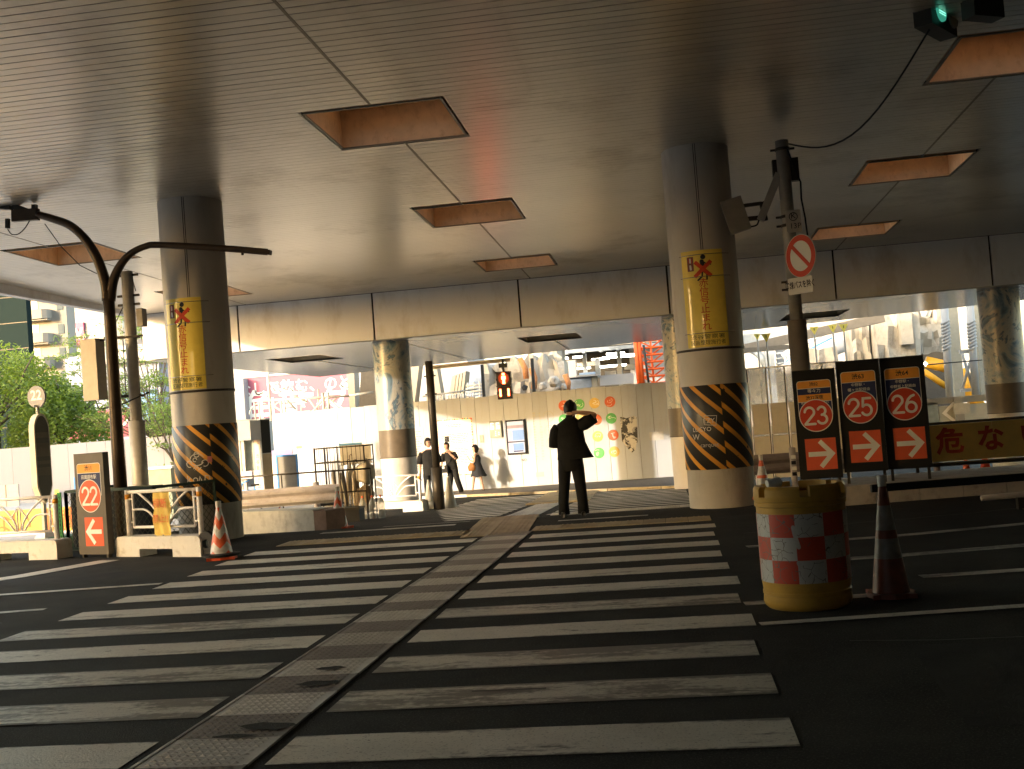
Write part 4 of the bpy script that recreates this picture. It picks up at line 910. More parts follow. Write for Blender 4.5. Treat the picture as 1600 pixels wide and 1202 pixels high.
# ================================================================ STREET THINGS
def on_col(R_, phi0, z0):                      # wrap a flat drawing round a column of radius R_
    def f(x, y, z):
        a = phi0+x/R_; r = R_-y
        return (r*sin(a), -r*cos(a), z+z0)
    return f
def wrapped(m, name, mat, parent, f, sub=.05):
    me = m.mesh(name, mat); bm = bmesh.new(); bm.from_mesh(me)
    for _ in range(4):
        es = [e for e in bm.edges if abs(e.verts[0].co.x-e.verts[1].co.x) > sub]
        if not es: break
        bmesh.ops.subdivide_edges(bm, edges=es, cuts=1)
    bm.to_mesh(me); bm.free()
    for v in me.vertices: v.co = f(*v.co)
    me.update(); return obj(name, me, parent)
strap_m = M('steel_strap', (.70, .66, .60), .18, metal=.9)
red_x = M('cross_red', (.66, .07, .03), .45)
def warn_sign(x, y, label):
    t = thing('warning_sign', label, 'sign', (x, y, 2.36), 0, 'yellow stop-at-red signs on the columns'); f = on_col(.5, R(-4.5), 0)
    n = 20; w, h = .62, 1.42
    v = []; 
    for i in range(n+1):
        xx = -w/2+w*i/n
        for z in (0, h): v += [f(xx, -.012, z), f(xx, -.004, z)]
    fs = []
    for i in range(n): a = i*4; b = a+4; fs += [(a, b, b+2, a+2), (a+1, a+3, b+3, b+1), (a, a+1, b+1, b), (a+2, b+2, b+3, a+3)]
    MB().add(v, fs).build('sheet', yellow_m, t, 40)
    for i, ch in enumerate('赤信号止まれ'): text(ch, .135, .0, .93-.128*i, .014, ink_red, t, bend=f, sub=.05, bold=.008)
    text('渋谷警察署', .075, 0, .145, .014, ink, t, bend=f, sub=.05, sx=1.35); text('区画整理施行者', .078, 0, .06, .014, ink, t, bend=f, sub=.05, sx=.95)
    # pictogram: walker crossed out, and a small signal
    q = MB().disc(.02, 1.315, .036, .0145, .001, 16); q.stroke([(.0, 1.25), (.01, 1.18), (.0, 1.12)], .06, .0142, .001); q.stroke([(.0, 1.26), (.06, 1.21), (.12, 1.2)], .02, .0146, .001); q.stroke([(.0, 1.11), (-.01, 1.03), (-.07, .98)], .024, .0143, .001); q.stroke([(.01, 1.11), (.06, 1.06), (.055, .985)], .024, .0147, .001)
    wrapped(q, 'walker_figure', ink, t, f)
    wrapped(MB().stroke([(-.115, 1.03), (.13, 1.25)], .055, .016, .001, False), 'cross_bar', red_x, t, f); wrapped(MB().stroke([(-.10, 1.25), (.12, 1.03)], .055, .0165, .001, False), 'cross_bar', red_x, t, f)
    wrapped(MB().rect(-.215, -.12, 1.12, 1.33, .014, .001), 'signal_picture', M('picture_brown', (.25, .10, .07), .5), t, f); wrapped(MB().rect(-.19, -.145, 1.24, 1.31, .0148, .001), 'red_light_picture', red_x, t, f)
    wrapped(MB().stroke([(-.167, 1.30), (-.167, 1.25)], .025, .0155, .001), 'small_figure', white_m, t, f); wrapped(MB().stroke([(-.17, 1.2), (-.165, 1.15)], .03, .0148, .001), 'small_figure', white_m, t, f)
    for z in (.93+.1, 1.335+.02, .205):
        pts = [f(-.34+.95*i/24*.8, -.017, z) for i in range(25)]; MB().tube(pts, .006, 6).build('strap', strap_m, t, True)
    return t
warn_sign(-7.27, 16.92, 'yellow stop-at-red warning sign strapped to the near left column')
warn_sign(.70, 17.05, 'yellow stop-at-red warning sign strapped to the near right column')
chalk = M('chalk_marker', (.55, .52, .5), .6)
def doodle(col, paths, phi0, z0, w=.012):
    for k_, p in enumerate(paths): wrapped(MB().stroke(p, w, .006+.0004*k_, .0008, False), 'graffiti', chalk, col, on_col(.5, phi0, z0), .03)
doodle(cl, [arc(0, .18, .04, 0, 340, 12), arc(0, .1, .11, 20, 330, 14, .09), arc(-.12, .04, .05, 30, 300, 10), arc(.12, .04, .05, -120, 170, 10), [(-.06, -.04), (-.02, .02), (-.04, -.06), (.0, 0), (.02, -.06), (.06, -.02)], arc(-.03, .1, .03, 0, 300, 8)], R(6), 1.17)
doodle(cl, [[(-.17, .1), (-.18, 0), (-.15, .04), (-.12, .07), (-.16, .03), (-.1, .0)], arc(-.04, .03, .035, 0, 350, 9), [(.01, .0), (.03, .08), (.06, 0)], [(.1, 0), (.11, .09), (.17, .08), (.18, .0), (.1, 0)]], R(6), .93)
MB().rect(0, .07, 0, .09, .008, .001).xf(on_col(.5, R(24), 1.22)).build('sticker', M('sticker_pink', (.6, .2, .2), .5), cl)
f_ = on_col(.5, R(-28), 0)
for s_, z, x, sz in (('LUCYO', 1.16, .0, .09), ('EZY', 1.28, .12, .10), ('carquet', .93, .1, .09), ('W', 1.05, -.1, .12)):
    text(s_, sz, x, z, .008, chalk, crr, name='graffiti', bend=f_, sub=.05)
doodle(crr, [[(.04, .16), (.03, .03), (.2, .01), (.22, .15), (.04, .16)]], R(-26), 1.2, .008)

# ---- small white guard fences on concrete blocks
orange_band = M('orange_band', (.75, .33, .05), .4)
def guard_fence(name, label, a, b, zb, group='white fences on concrete blocks'):
    a = Vector(a); b = Vector(b); d = b-a; L_ = d.length; t = thing(name, label, 'fence', ((a.x+b.x)/2, (a.y+b.y)/2, zb), math.atan2(d.y, d.x), group); w = L_/2
    r_ = .05; prof = [(-w, 0), (-w*.42, 0), (-w*.42, .11), (w*.36, .11), (w*.36, 0), (w, 0), (w, .2)]+[(w-r_*1.4*(1-cos(R(k*15))), .2+.08*sin(R(k*15))) for k in range(1, 7)]+[(-w+r_*1.4*(1-cos(R(90-k*15))), .2+.08*sin(R(90-k*15))) for k in range(0, 7)]
    n = len(prof); v = [(x, -.15, z) for x, z in prof]+[(x, .15, z) for x, z in prof]
    m_ = MB(); m_.add(v, [(i, (i+1) % n, (i+1) % n+n, i+n) for i in range(n)])
    for off, sgn in ((0, 1), (n, -1)):      # front and back faces cut into convex strips
        def q_(*ids): m_.f.append(tuple(off+i for i in (ids if sgn == 1 else ids[::-1])))
        tops = [(-w, .2), (w, .2)]
        zz = .11; k0 = len(m_.v); yy = -.15 if sgn == 1 else .15
        for x in (-w, -w*.42, w*.36, w): m_.v.append((x, yy, .2)); 
        m_.f.append((off+0, off+1, k0+1, k0)); m_.f.append((off+2, off+3, k0+2, k0+1)); m_.f.append((off+4, off+5, k0+3, k0+2))
        m_.f.append(tuple([k0, k0+3]+[off+i for i in range(7, n)]))
    m_.build('base_block', block_m, t)
    for s_ in (-1, 1):
        p = MB().tube([(s_*(w-.13), 0, .25), (s_*(w-.13), 0, .93)], .038, 10); po = p.build('post', white_metal, t, True)
        MB().tube([(s_*(w-.13), 0, .80), (s_*(w-.13), 0, .87)], .0395, 10).build('reflector_band', orange_band, po, True)
    x0, x1, z0, z1 = -w+.24, w-.24, .40, .90
    def pp(pts, r_=.016, nm='bar'): MB().tube([(x, 0, z) for x, z in pts], r_, 7).build(nm, white_metal, t, True)
    pp([(-w+.13, z1), (w-.13, z1)], .024, 'top_rail'); pp([(x0, z0), (x1, z0)], .02, 'bottom_rail'); pp([(x0, z0), (x0, z1)], .018, 'upright'); pp([(x1, z0), (x1, z1)], .018, 'upright')
    for zz in (.47, .8):
        for s_ in (-1, 1): MB().tube([(s_*(w-.24), 0, zz), (s_*(w-.13), 0, zz)], .014, 6).build('bracket', white_metal, t, True)
    W2 = (x1-x0)/2
    for s_ in (-1, 1):
        pp([(s_*.05, z0)]+[(s_*(.05+(W2*.78)*(k/8)**1.5), z0+(z1-z0)*(k/8)**.75) for k in range(1, 9)])
        pp([(s_*.08, z0)]+[(s_*(.08+(W2-.08)*(k/8)), z0+(z1-z0)*.5*min(1, sin(pi/2*min(1, k/5)))) for k in range(1, 9)])
        pp([(s_*.03, z0+.0), (s_*.03, z0+.3), (s_*.0, z0+.37)], .010); pp([(s_*.02, z0+.36), (s_*.17, z0+.2)], .012)
    return t
guard_fence('guard_fence', 'small white fan pattern fence on a cream block at the far left edge', (-10.5, 15.78), (-8.85, 15.33), 0)
gB = guard_fence('guard_fence', 'small white fence with a yellow cloth hung on it, beside the big traffic cone', (-7.84, 15.17), (-6.26, 14.45), 0)
guard_fence('guard_fence', 'small white fan pattern fence before the mural column and wire cage', (-7.68, 27.25), (-6.0, 26.75), -.54)
# yellow cloth notice
ang = math.atan2(14.47-15.2, 1.6); t = thing('cloth_notice', 'wrinkled yellow cloth notice with red print tied to the white fence', 'notice', (-7.04, 14.81, 0), ang)
nx, nz = 10, 12; v = []; f = []; cr_ = random.Random(2)
for j in range(nz+1):
    for i in range(nx+1):
        x = -.16+.34*i/nx; z = .30+.58*j/nz; v.append((x+.008*sin(j*1.1), -.045-.012*sin(i*1.3+j*.5)-.01*cr_.random(), z-.012*(i % 5)*(j == 0)))
for j in range(nz):
    for i in range(nx): a = j*(nx+1)+i; f.append((a, a+1, a+nx+2, a+nx+1))
MB().add(v, f).build('cloth', M('faded_yellow_cloth', (.62, .45, .13), .8, var=.15), t, True)
text('横断', .14, .01, .72, .078, M('faded_red_print', (.62, .16, .06), .7), t, bold=.01); text('禁止!!', .125, .01, .51, .078, M('faded_red_print', (.62, .16, .06), .7), t, bold=.01)

# ---- route signs (tall boards with a round number and an arrow)
def route_sign(label, a, b, zb, h, mat, bands, num, arrow, leg=0., group='tall route number signs', lean=0):
    a = Vector(a); b = Vector(b); d = b-a; w = d.length/2; t = thing('route_sign', label, 'sign', ((a.x+b.x)/2, (a.y+b.y)/2, zb), math.atan2(d.y, d.x), group)
    MB().rect(-w, w, leg, h, 0, .10).build('board', mat, t)
    MB().rect(-w, w, h, h+.008, .002, .104).build('top_cap', dark_metal, t)
    for s_ in (-1, 1): MB().box(s_*(w-.05)-.02, s_*(w-.05)+.02, .02, .08, 0, leg+.02).build('leg', dark_metal, t)
    W_ = 2*w; pl, pr_ = -w+.09*W_, w-.11*W_; H_ = h-leg; top = h-.095*H_; cz = h-.42*H_; rr_ = (.395 if arrow > 0 else .375)*W_; cx = (pl+pr_)/2
    def rounded(x0, x1, z0, z1, r, o_, nm, mm):
        P_ = [(x0, z0), (x1, z0), (x1, z1-r)]+[(x1-r+r*cos(R(k)), z1-r+r*sin(R(k))) for k in (30, 60, 90)]+[(x0+r+r*cos(R(k)), z1-r+r*sin(R(k))) for k in (90, 120, 150, 180)]
        MB().poly(P_, o_, .001).build(nm, mm, t)
    rounded(pl, pr_, cz, top, .04, .0012, 'panel_outline', white_m)
    rounded(pl+.008, pr_-.008, cz, top-.008, .034, .0024, 'navy_panel', navy_m)
    for (z0, z1, kind, s_, sz) in bands:
        za, zb_ = top-.008-(top-cz)*z1, top-.008-(top-cz)*z0
        if kind == 'o':
            if z0 == 0: rounded(pl+.008, pr_-.008, za, zb_, .034, .0036, 'orange_panel', orange_m)
            else: MB().rect(pl+.008, pr_-.008, za, zb_, .0036, .001).build('orange_panel', orange_m, t)
            MB().rect(pl+.008, pr_-.008, za-.007, za, .0036, .001).build('band_line', white_m, t)
            text(s_, sz, cx, (za+zb_)/2, .005, ink, t, bold=.012)
        else: text(s_, sz, cx, (za+zb_)/2, .005, white_m, t, bold=.004)
    MB().disc(cx, cz, rr_, .0048, .001, 48).build('disc_outline', white_m, t); MB().disc(cx, cz, rr_-.012, .006, .001, 48).build('number_disc', red_m if arrow > 0 else sred_m, t)
    digits(num, cx, cz, rr_*1.02, .034, .0075, white_m, t)
    ax = .06*W_*(1 if arrow < 0 else .6); az = leg+.225*H_; s_ = (.36 if arrow > 0 else .31)*W_
    MB().rect(ax-s_, ax+s_, az-s_*1.05, az+s_*1.05, .0024, .002).build('arrow_panel', sred_m, t)
    A = MB().stroke([(ax-arrow*s_*.82, az), (ax+arrow*s_*.6, az)], s_*.32, .0036, .001, False); A.stroke([(ax-arrow*s_*.05, az+s_*.86), (ax+arrow*s_*.72, az), (ax-arrow*s_*.05, az-s_*.86)], s_*.30, .0042, .001, False)
    A.build('arrow', white_m, t); return t
route_sign('grey route sign 22 with a left arrow, between the two left fences', (-8.55, 15.20), (-7.97, 14.95), 0, 1.49, board_grey, [(0, .27, 'o', '渋11', .085), (.32, .50, 'n', '田園調布駅', .066)], '22', -1, .05)
route_sign('black route sign 23 with a right arrow, leftmost of the three on the kerb', (1.76, 16.15), (2.33, 16.05), .27, 1.62, board_m, [(0, .2, 'o', '渋82', .06), (.2, .38, 'n', '等々力', .06), (.38, .58, 'o', '渋32深夜', .06), (.58, .67, 'n', '野沢龍雲寺(深夜バスのみ)', .032)], '23', 1, .1)
route_sign('black route sign 25 with a right arrow, middle of the three on the kerb', (2.36, 16.1), (2.93, 16.0), .27, 1.70, board_m, [(0, .28, 'o', '渋63', .085), (.30, .43, 'n', '中野駅・', .05), (.43, .57, 'n', '幡ヶ谷駅経由', .05)], '25', 1, .16)
route_sign('black route sign 26 with a right arrow, next to the yellow banner', (2.95, 16.1), (3.52, 16.0), .27, 1.70, board_m, [(0, .28, 'o', '渋64', .085), (.30, .43, 'n', '中野駅・', .05), (.43, .57, 'n', '中野坂上駅経由', .048)], '26', 1, .16)

# ---- the round 22 bus stop pole
t = thing('bus_stop_pole', 'slim bus stop post with a timetable board and a round grey 22 disc', 'bus stop', (-11.62, 19.5, gz(19.5)), R(72))
zo = -gz(19.5); shape = [(0, .62), (.10, .72), (.175, .95), (.175, 2.0)]+[(.175*cos(R(a)), 2.0+.30*sin(R(a))) for a in (15, 30, 45, 60, 75, 90, 105, 120, 135, 150, 165)]+[(-.175, 2.0), (-.175, .95), (-.10, .72)]
MB().poly([(x, z+zo) for x, z in shape], .07, .14).build('housing', M('stop_cream', (.50, .46, .38), .5), t)
MB().poly([(x*.86, (z-1.45)*.95+1.45+zo) for x, z in shape], .074, .003).build('timetable_face', M('stop_dark', (.05, .042, .03), .35), t)
for z0, z1 in ((1.15, 1.3), (1.36, 1.42), (1.5, 1.75), (1.85, 1.95)): MB().rect(-.15, .15, z0+zo, z1+zo, .0755, .001).build('timetable_sheet', M('sheet_brown', (.10, .085, .06), .5), t)
MB().box(-.035, .035, -.03, .03, .1, .75+zo).build('pole', galv, t); MB().lathe([(.26, 0), (.26, .06), (.10, .30), (.0, .30)], n=4, a0=pi/4, a1=2*pi+pi/4).build('base', block_m, t)
rd = lambda x, y, z: (x*cos(R(-84))-y*sin(R(-84)), x*sin(R(-84))+y*cos(R(-84)), z)
MB().disc(0, 2.62+zo, .205, .02, .04, 32).xf(rd).build('number_disc', M('disc_grey', (.26, .26, .27), .6), t); text('22', .26, 0, 2.64+zo, .023, white_m, t, bold=.02, bend=rd); MB().rect(-.1, .1, 2.42+zo, 2.47+zo, .023, .002).build('small_plate', white_m, t)
MB().box(-.025, .025, -.015, .02, 2.28+zo, 2.46+zo).build('neck', galv, t)

# ---- traffic cones
def cone_mat(kind, h):
    m_ = bpy.data.materials.new('cone_'+kind); m_.use_nodes = True; nt = m_.node_tree; N = nt.nodes; L = nt.links; b = N['Principled BSDF']; b.inputs['Roughness'].default_value = .4
    tc = N.new('ShaderNodeTexCoord'); sp = N.new('ShaderNodeSeparateXYZ'); L.new(tc.outputs['Object'], sp.inputs[0])
    def mth(op, a, b_=None):
        n = N.new('ShaderNodeMath'); n.operation = op
        for i, v in enumerate((a, b_)):
            if v is None: continue
            if isinstance(v, (int, float)): n.inputs[i].default_value = v
            else: L.new(v, n.inputs[i])
        return n.outputs[0]
    if kind == 'zigzag':
        ph = mth('ARCTAN2', sp.outputs['X'], mth('MULTIPLY', sp.outputs['Y'], -1.)); tri = mth('ABSOLUTE', mth('SUBTRACT', mth('FRACT', mth('MULTIPLY', ph, 4/(2*pi))), .5))
        t_ = mth('FRACT', mth('DIVIDE', mth('ADD', sp.outputs['Z'], mth('MULTIPLY', tri, .17)), .225*h/.7)); msk = mth('GREATER_THAN', t_, .5)
    else:
        a1 = mth('MULTIPLY', mth('GREATER_THAN', sp.outputs['Z'], h*.33), mth('LESS_THAN', sp.outputs['Z'], h*.50)); a2 = mth('MULTIPLY', mth('GREATER_THAN', sp.outputs['Z'], h*.57), mth('LESS_THAN', sp.outputs['Z'], h*.78)); msk = mth('MAXIMUM', a1, a2)
    no = N.new('ShaderNodeTexNoise'); no.inputs['Scale'].default_value = 14; no.inputs['Detail'].default_value = 7; L.new(tc.outputs['Object'], no.inputs['Vector'])
    mr = N.new('ShaderNodeMapRange'); mr.inputs['From Min'].default_value = .35; mr.inputs['From Max'].default_value = .7; mr.inputs['To Min'].default_value = 1.05; mr.inputs['To Max'].default_value = .62; L.new(no.outputs['Fac'], mr.inputs['Value'])
    mx = N.new('ShaderNodeMix'); mx.data_type = 'RGBA'; mx.inputs['A'].default_value = (.74, .11, .035, 1) if kind != 'dimmed' else (.22, .045, .02, 1); mx.inputs['B'].default_value = (.56, .54, .52, 1) if kind != 'dimmed' else (.26, .24, .22, 1); L.new(msk, mx.inputs['Factor'])  # darker pair puts the gloom behind the barrel into the colours
    v = N.new('ShaderNodeVectorMath'); v.operation = 'SCALE'; L.new(mx.outputs['Result'], v.inputs[0]); L.new(mr.outputs[0], v.inputs['Scale']); L.new(v.outputs[0], b.inputs['Base Color']); return m_
def cone(label, x, y, z, h=.7, kind='zigzag', ring=False, mat=None, rz=0., cap=True, group='traffic cones', slim=1.):
    t = thing('traffic_cone', label, 'traffic cone', (x, y, z), rz, group); mt = mat or cone_mat(kind, h); k = h/.7*slim
    MB().lathe([(.15*k, .03), (.145*k, .05), (.03*k, h-.05), (.028*k, h-.02), (.0, h-.02)], n=32).build('body', mt, t, 40)
    b = MB(); s_ = .19*k; P_ = [(s_*1.0*cos(R(a))*(1.28 if a % 90 == 45 else 1.0), s_*1.0*sin(R(a))*(1.28 if a % 90 == 45 else 1.0)) for a in (0, 35, 45, 55, 90, 125, 135, 145, 180, 215, 225, 235, 270, 305, 315, 325)]
    b.add([(p, q, .0) for p, q in P_]+[(p, q, .035) for p, q in P_], [tuple(range(15, -1, -1)), tuple(range(16, 32))]+[(i, (i+1) % 16, (i+1) % 16+16, i+16) for i in range(16)]); b.build('foot', cone_red if not mat else mat, t)
    if ring: MB().lathe([(.155*k, .037), (.23*k, .04), (.235*k, .07), (.16*k, .085), (.14*k, .08)], n=28).build('weight_ring', black_m, t, 40)
    if cap: MB().lathe([(.034*k, h-.05), (.036*k, h+.03), (.0, h+.032)], n=16).build('cap', M('cap_grey', (.55, .52, .48), .3), t, 40)
    return t
cone('orange and silver zigzag cone with a black weight ring before the striped column', -5.86, 13.9, 0, .72, ring=True, rz=.3)
cone('orange and silver zigzag cone at the end of the low concrete block', -5.62, 18.35, gz(18.35), .68, rz=.9, cap=True)
cone('dark worn cone with grey bands standing right behind the barrel', 1.52, 8.6, 0, .86, mat=cone_mat('dimmed', .86), slim=.74)
cone('small red and white cone on the kerb beside the guardrail', 1.25, 16.3, .12, .60, 'bands')
cone('orange cone half hidden under the white guardrail', -8.15, 22.5, gz(22.5)-.1, .5, 'bands', cap=False)
wc = M('white_cone', (.36, .34, .29), .5)
cone('dull white cone behind the mural column fence, left of the mast', -6.15, 27.9, gz(27.9), .75, mat=wc, cap=False); cone('dull white cone pressed against the signal mast', -5.45+-.1, 27.5, gz(27.5), .8, mat=wc, cap=False)
gl = M('cone_lit_red', (.85, .08, .03), .5)  # brighter red puts caught light into the cone's colour
cone('dull red cone under the yellow banner on the right', 4.55, 18.4, .0, .44, mat=M('cone_dull_red', (.45, .08, .04), .5), cap=False); cone('bright orange cone under the yellow banner, caught light put into its colour', 5.15, 19.6, .0, .46, mat=gl, cap=False)
# black weight standing against the left block
t = thing('cone_weight', 'black rubber cone weight leaning on the end of the fence block', 'cone weight', (-6.23, 14.35, .0), R(-24)); MB().ring(0, .17, .06, .165, .04, .06, 24, 1.0).build('ring', black_m, t); MB().box(-.13, .1, -.05, .06, 0, .03).build('foot', black_m, t)

# ---- sand-filled crash barrel
def barrel_mat():
    m_ = bpy.data.materials.new('checker_band'); m_.use_nodes = True; nt = m_.node_tree; N = nt.nodes; L = nt.links; b = N['Principled BSDF']; b.inputs['Roughness'].default_value = .38
    tc = N.new('ShaderNodeTexCoord'); sp = N.new('ShaderNodeSeparateXYZ'); L.new(tc.outputs['Object'], sp.inputs[0])
    def mth(op, a, b_=None):
        n = N.new('ShaderNodeMath'); n.operation = op
        for i, v in enumerate((a, b_)):
            if v is None: continue
            if isinstance(v, (int, float)): n.inputs[i].default_value = v
            else: L.new(v, n.inputs[i])
        return n.outputs[0]
    ph = mth('MULTIPLY', mth('ADD', mth('ARCTAN2', sp.outputs['X'], mth('MULTIPLY', sp.outputs['Y'], -1.)), 4.03), 10/(2*pi)); rz_ = mth('DIVIDE', mth('SUBTRACT', sp.outputs['Z'], .20), .1633)
    par = mth('MODULO', mth('ADD', mth('FLOOR', ph), mth('FLOOR', rz_)), 2.); par = mth('ABSOLUTE', par)
    vo = N.new('ShaderNodeTexVoronoi'); vo.feature = 'DISTANCE_TO_EDGE'; vo.inputs['Scale'].default_value = 13; no = N.new('ShaderNodeTexNoise'); no.inputs['Scale'].default_value = 6; no.inputs['Detail'].default_value = 6
    L.new(tc.outputs['Object'], no.inputs['Vector']); va = N.new('ShaderNodeVectorMath'); va.operation = 'ADD'; L.new(tc.outputs['Object'], va.inputs[0]); sc_ = N.new('ShaderNodeVectorMath'); sc_.operation = 'SCALE'; sc_.inputs['Scale'].default_value = .12; L.new(no.outputs['Color'], sc_.inputs[0]); L.new(sc_.outputs[0], va.inputs[1]); L.new(va.outputs[0], vo.inputs['Vector'])
    crack = mth('MULTIPLY', mth('LESS_THAN', vo.outputs['Distance'], .022), mth('GREATER_THAN', no.outputs['Fac'], .47))
    mx = N.new('ShaderNodeMix'); mx.data_type = 'RGBA'; mx.inputs['A'].default_value = (.50, .47, .43, 1); mx.inputs['B'].default_value = (.56, .06, .025, 1); L.new(par, mx.inputs['Factor'])
    cm = N.new('ShaderNodeMix'); cm.data_type = 'RGBA'; cm.inputs['B'].default_value = (.17, .13, .10, 1); L.new(crack, cm.inputs['Factor']); L.new(mx.outputs['Result'], cm.inputs['A']); L.new(cm.outputs['Result'], b.inputs['Base Color']); return m_
t = thing('crash_barrel', 'yellow crash barrel with a cracked red and white checker band', 'barrel', (.90, 8.42, 0), 0)
t.scale = (.94, .94, 1)
MB().lathe([(.30, 0), (.325, .02), (.335, .05), (.33, .10), (.335, .105), (.335, .125), (.33, .13), (.338, .20)], n=64).build('foot', plastic_y, t, 40)
MB().lathe([(.340, .20), (.342, .69)], n=96).build('checker_band', barrel_mat(), t, 40)
MB().lathe([(.338, .69), (.338, .735), (.350, .742), (.350, .765), (.343, .77), (.343, .775), (.350, .78), (.352, .81)], n=64).build('lid_skirt', plastic_y, t, 40)
lid = MB()
for k in range(6):
    a0 = 2*pi*k/6+.12; a1 = a0+2*pi/6-.22
    lid.lathe([(.352, .81), (.35, .865), (.335, .885), (.29, .885), (.285, .83)], n=9, a0=a0, a1=a1)
    for a in (a0, a1): lid.add([(r_*sin(a), -r_*cos(a), z) for r_, z in ((.352, .81), (.35, .865), (.335, .885), (.29, .885), (.285, .80))], [(0, 1, 2, 3, 4)])
lid.build('lid_rim', plastic_y, t, 30); MB().lathe([(.352, .808), (.0, .812)], n=48).build('lid_top', M('lid_shadowed', (.50, .28, .05), .5), t)
for pts in ([(-.09, .60), (-.085, .56), (-.07, .5), (-.06, .46)], [(-.07, .35), (-.05, .3), (-.02, .24), (.0, .215)]):
    wrapped(MB().stroke(pts, .03, .003, .001), 'peeled_patch', M('peeled_white', (.50, .46, .42), .5), t, on_col(.342, R(-2), 0), .02)
t = thing('paper_cup', 'crushed white paper cup lying on the barrel lid', 'cup', (.70, 8.17, .885), .4); MB().tube([(-.05, 0, .032), (.05, 0, .038)], [.026, .036], 14).build('cup', white_m, t, 40); MB().tube([(.051, 0, .038), (.054, 0, .038)], .03, 14).build('rim', grey_box, t)

# ---- dark steel barricade and the kerb on the right
t = thing('steel_barricade', 'dark steel barricade standing in the gloom behind the barrel', 'barricade', (2.35, 9.3, 0), R(8))
for x in (-.72, .95): MB().bar((x, -.12, .0), (x, 0, .78), .045).build('leg', black_m, t); MB().bar((x, .25, .0), (x, 0, .78), .045).build('leg', black_m, t)
MB().box(-.82, 1.6, -.02, .02, .72, .78).build('top_board', black_m, t)
t = thing('traffic_island', 'raised cream kerb under the three route signs', 'kerb', (5.0, 16.75, 0), R(9)); t['kind'] = 'structure'
for k in range(12): MB().box(-3.0+.6*k, -2.41+.6*k, -.55, .9, 0, .27).build('kerb_stone', M('kerb_cream', (.46, .41, .36), .8, var=.1, dirt=((.16, .12, .1), .7, 4, 1)) if k == 0 else bpy.data.materials['kerb_cream'], t)
def banner_r():
    t = thing('yellow_banner', 'yellow banner with red danger lettering on a rail at the right edge', 'banner', (5.1, 17.3, .0), R(2)); w = 1.45
    for a, b in ((-w, -.42), (-.415, .5), (.505, w)): MB().rect(a, b, .42, .96, 0, .012).build('sheet', yellow_m2, t)
    for ch, x in (('危', -w+.42), ('な', -w+1.0), ('い', -w+1.6), ('横', -w+2.2)): text(ch, .40, x, .69, .004, ink_red, t, bold=.03)
    return t
yellow_m2 = M('banner_ochre', (.95, .62, .17), .6, var=.08); banner_r()
t = thing('banner_rail', 'dark pipe rail carrying the yellow banner on the right', 'rail', (5.0, 17.36, .2))
MB().tube([(-1.4, 0, .17), (2.5, 0, .17)], .03, 8).build('rail', dark_metal, t, True); MB().tube([(-1.4, 0, .78), (2.5, 0, .78)], .02, 8).build('rail', dark_metal, t, True)
for x in (-1.4, .3, 2.2): MB().tube([(x, 0, -.1), (x, 0, .8)], .025, 8).build('post', dark_metal, t, True)
def beam_rail(name, label, a, b, z0, mat, posts, group='W-beam guardrails', end=True):
    a = Vector(a); b = Vector(b); d = b-a; t = thing(name, label, 'guardrail', (a.x, a.y, z0), math.atan2(d.y, d.x), group); L_ = d.length
    prof = [(0, .0), (-.02, .03), (-.07, .06), (-.07, .11), (-.02, .14), (0, .175), (-.02, .21), (-.07, .24), (-.07, .29), (-.02, .32), (0, .35)]
    m_ = MB(); n = len(prof)
    for x in (0, L_): m_.v += [(x, y, z+.33) for y, z in prof]+[(x, y+.012, z+.33) for y, z in prof]
    for i in range(n-1): m_.f += [(i, 2*n+i, 2*n+i+1, i+1), (n+i, n+i+1, 3*n+i+1, 3*n+i)]
    m_.build('beam', mat, t, 50)
    for x in posts: MB().tube([(x, .08, -.05), (x, .08, .74)], .06, 12).build('post', mat, t, True)
    return t
lil = M('rail_lilac', (.62, .58, .60), .5, var=.1, dirt=((.3, .24, .2), .5, 4, 1)); dkr = M('rail_dull', (.20, .17, .17), .5, var=.1)
beam_rail('guardrail', 'white W-beam guardrail behind the low concrete block on the left', (-8.75, 20.6), (-6.35, 20.9), gz(20.7)+.1, lil, (1.95,))
beam_rail('guardrail', 'dull W-beam guardrail between the right column and route sign 23', (1.15, 20.0), (6.8, 20.4), -.1, dkr, (1.2, 3.4, 5.4))
t = thing('sticker_bollard', 'thin pale bollard covered in stickers left of route sign 23', 'bollard', (1.70, 16.35, .1)); MB().tube([(0, 0, 0), (0, 0, .72)], .045, 12).build('post', M('bollard_pale', (.42, .38, .36), .5), t, True)
for k in range(4): MB().rect(-.03, .035, .32+.08*k, .37+.08*k, .047, .004).build('sticker', ink if k % 2 == 0 else white_m, t)
t = thing('low_barrier_rail', 'pale horizontal rail lying low at the right edge', 'rail', (3.6, 14.0, 0)); MB().tube([(0, 0, .16), (3, .3, .2)], .035, 8).build('rail', M('rail_pale', (.36, .31, .27), .5), t, True); MB().box(.4, .5, -.05, .05, 0, .14).build('foot', dark_metal, t); MB().box(2.2, 2.3, .15, .25, 0, .17).build('foot', dark_metal, t)
t = thing('folded_tarp', 'folded yellow tarp lying beside the low rail at the right edge', 'tarp', (4.05, 13.75, 0), .1)
m_ = MB(); tr_ = random.Random(4); nx = 14
for j in range(5):
    for i in range(nx+1): m_.v.append((1.6*i/nx, -.2+.1*j, .01+.07*(i/nx)*(1 if 0 < j < 4 else 0)*tr_.uniform(.4, 1.2)))
for j in range(4):
    for i in range(nx): a = j*(nx+1)+i; m_.f.append((a, a+1, a+nx+2, a+nx+1))
m_.build('tarp', M('tarp_yellow', (.40, .27, .06), .6), t)

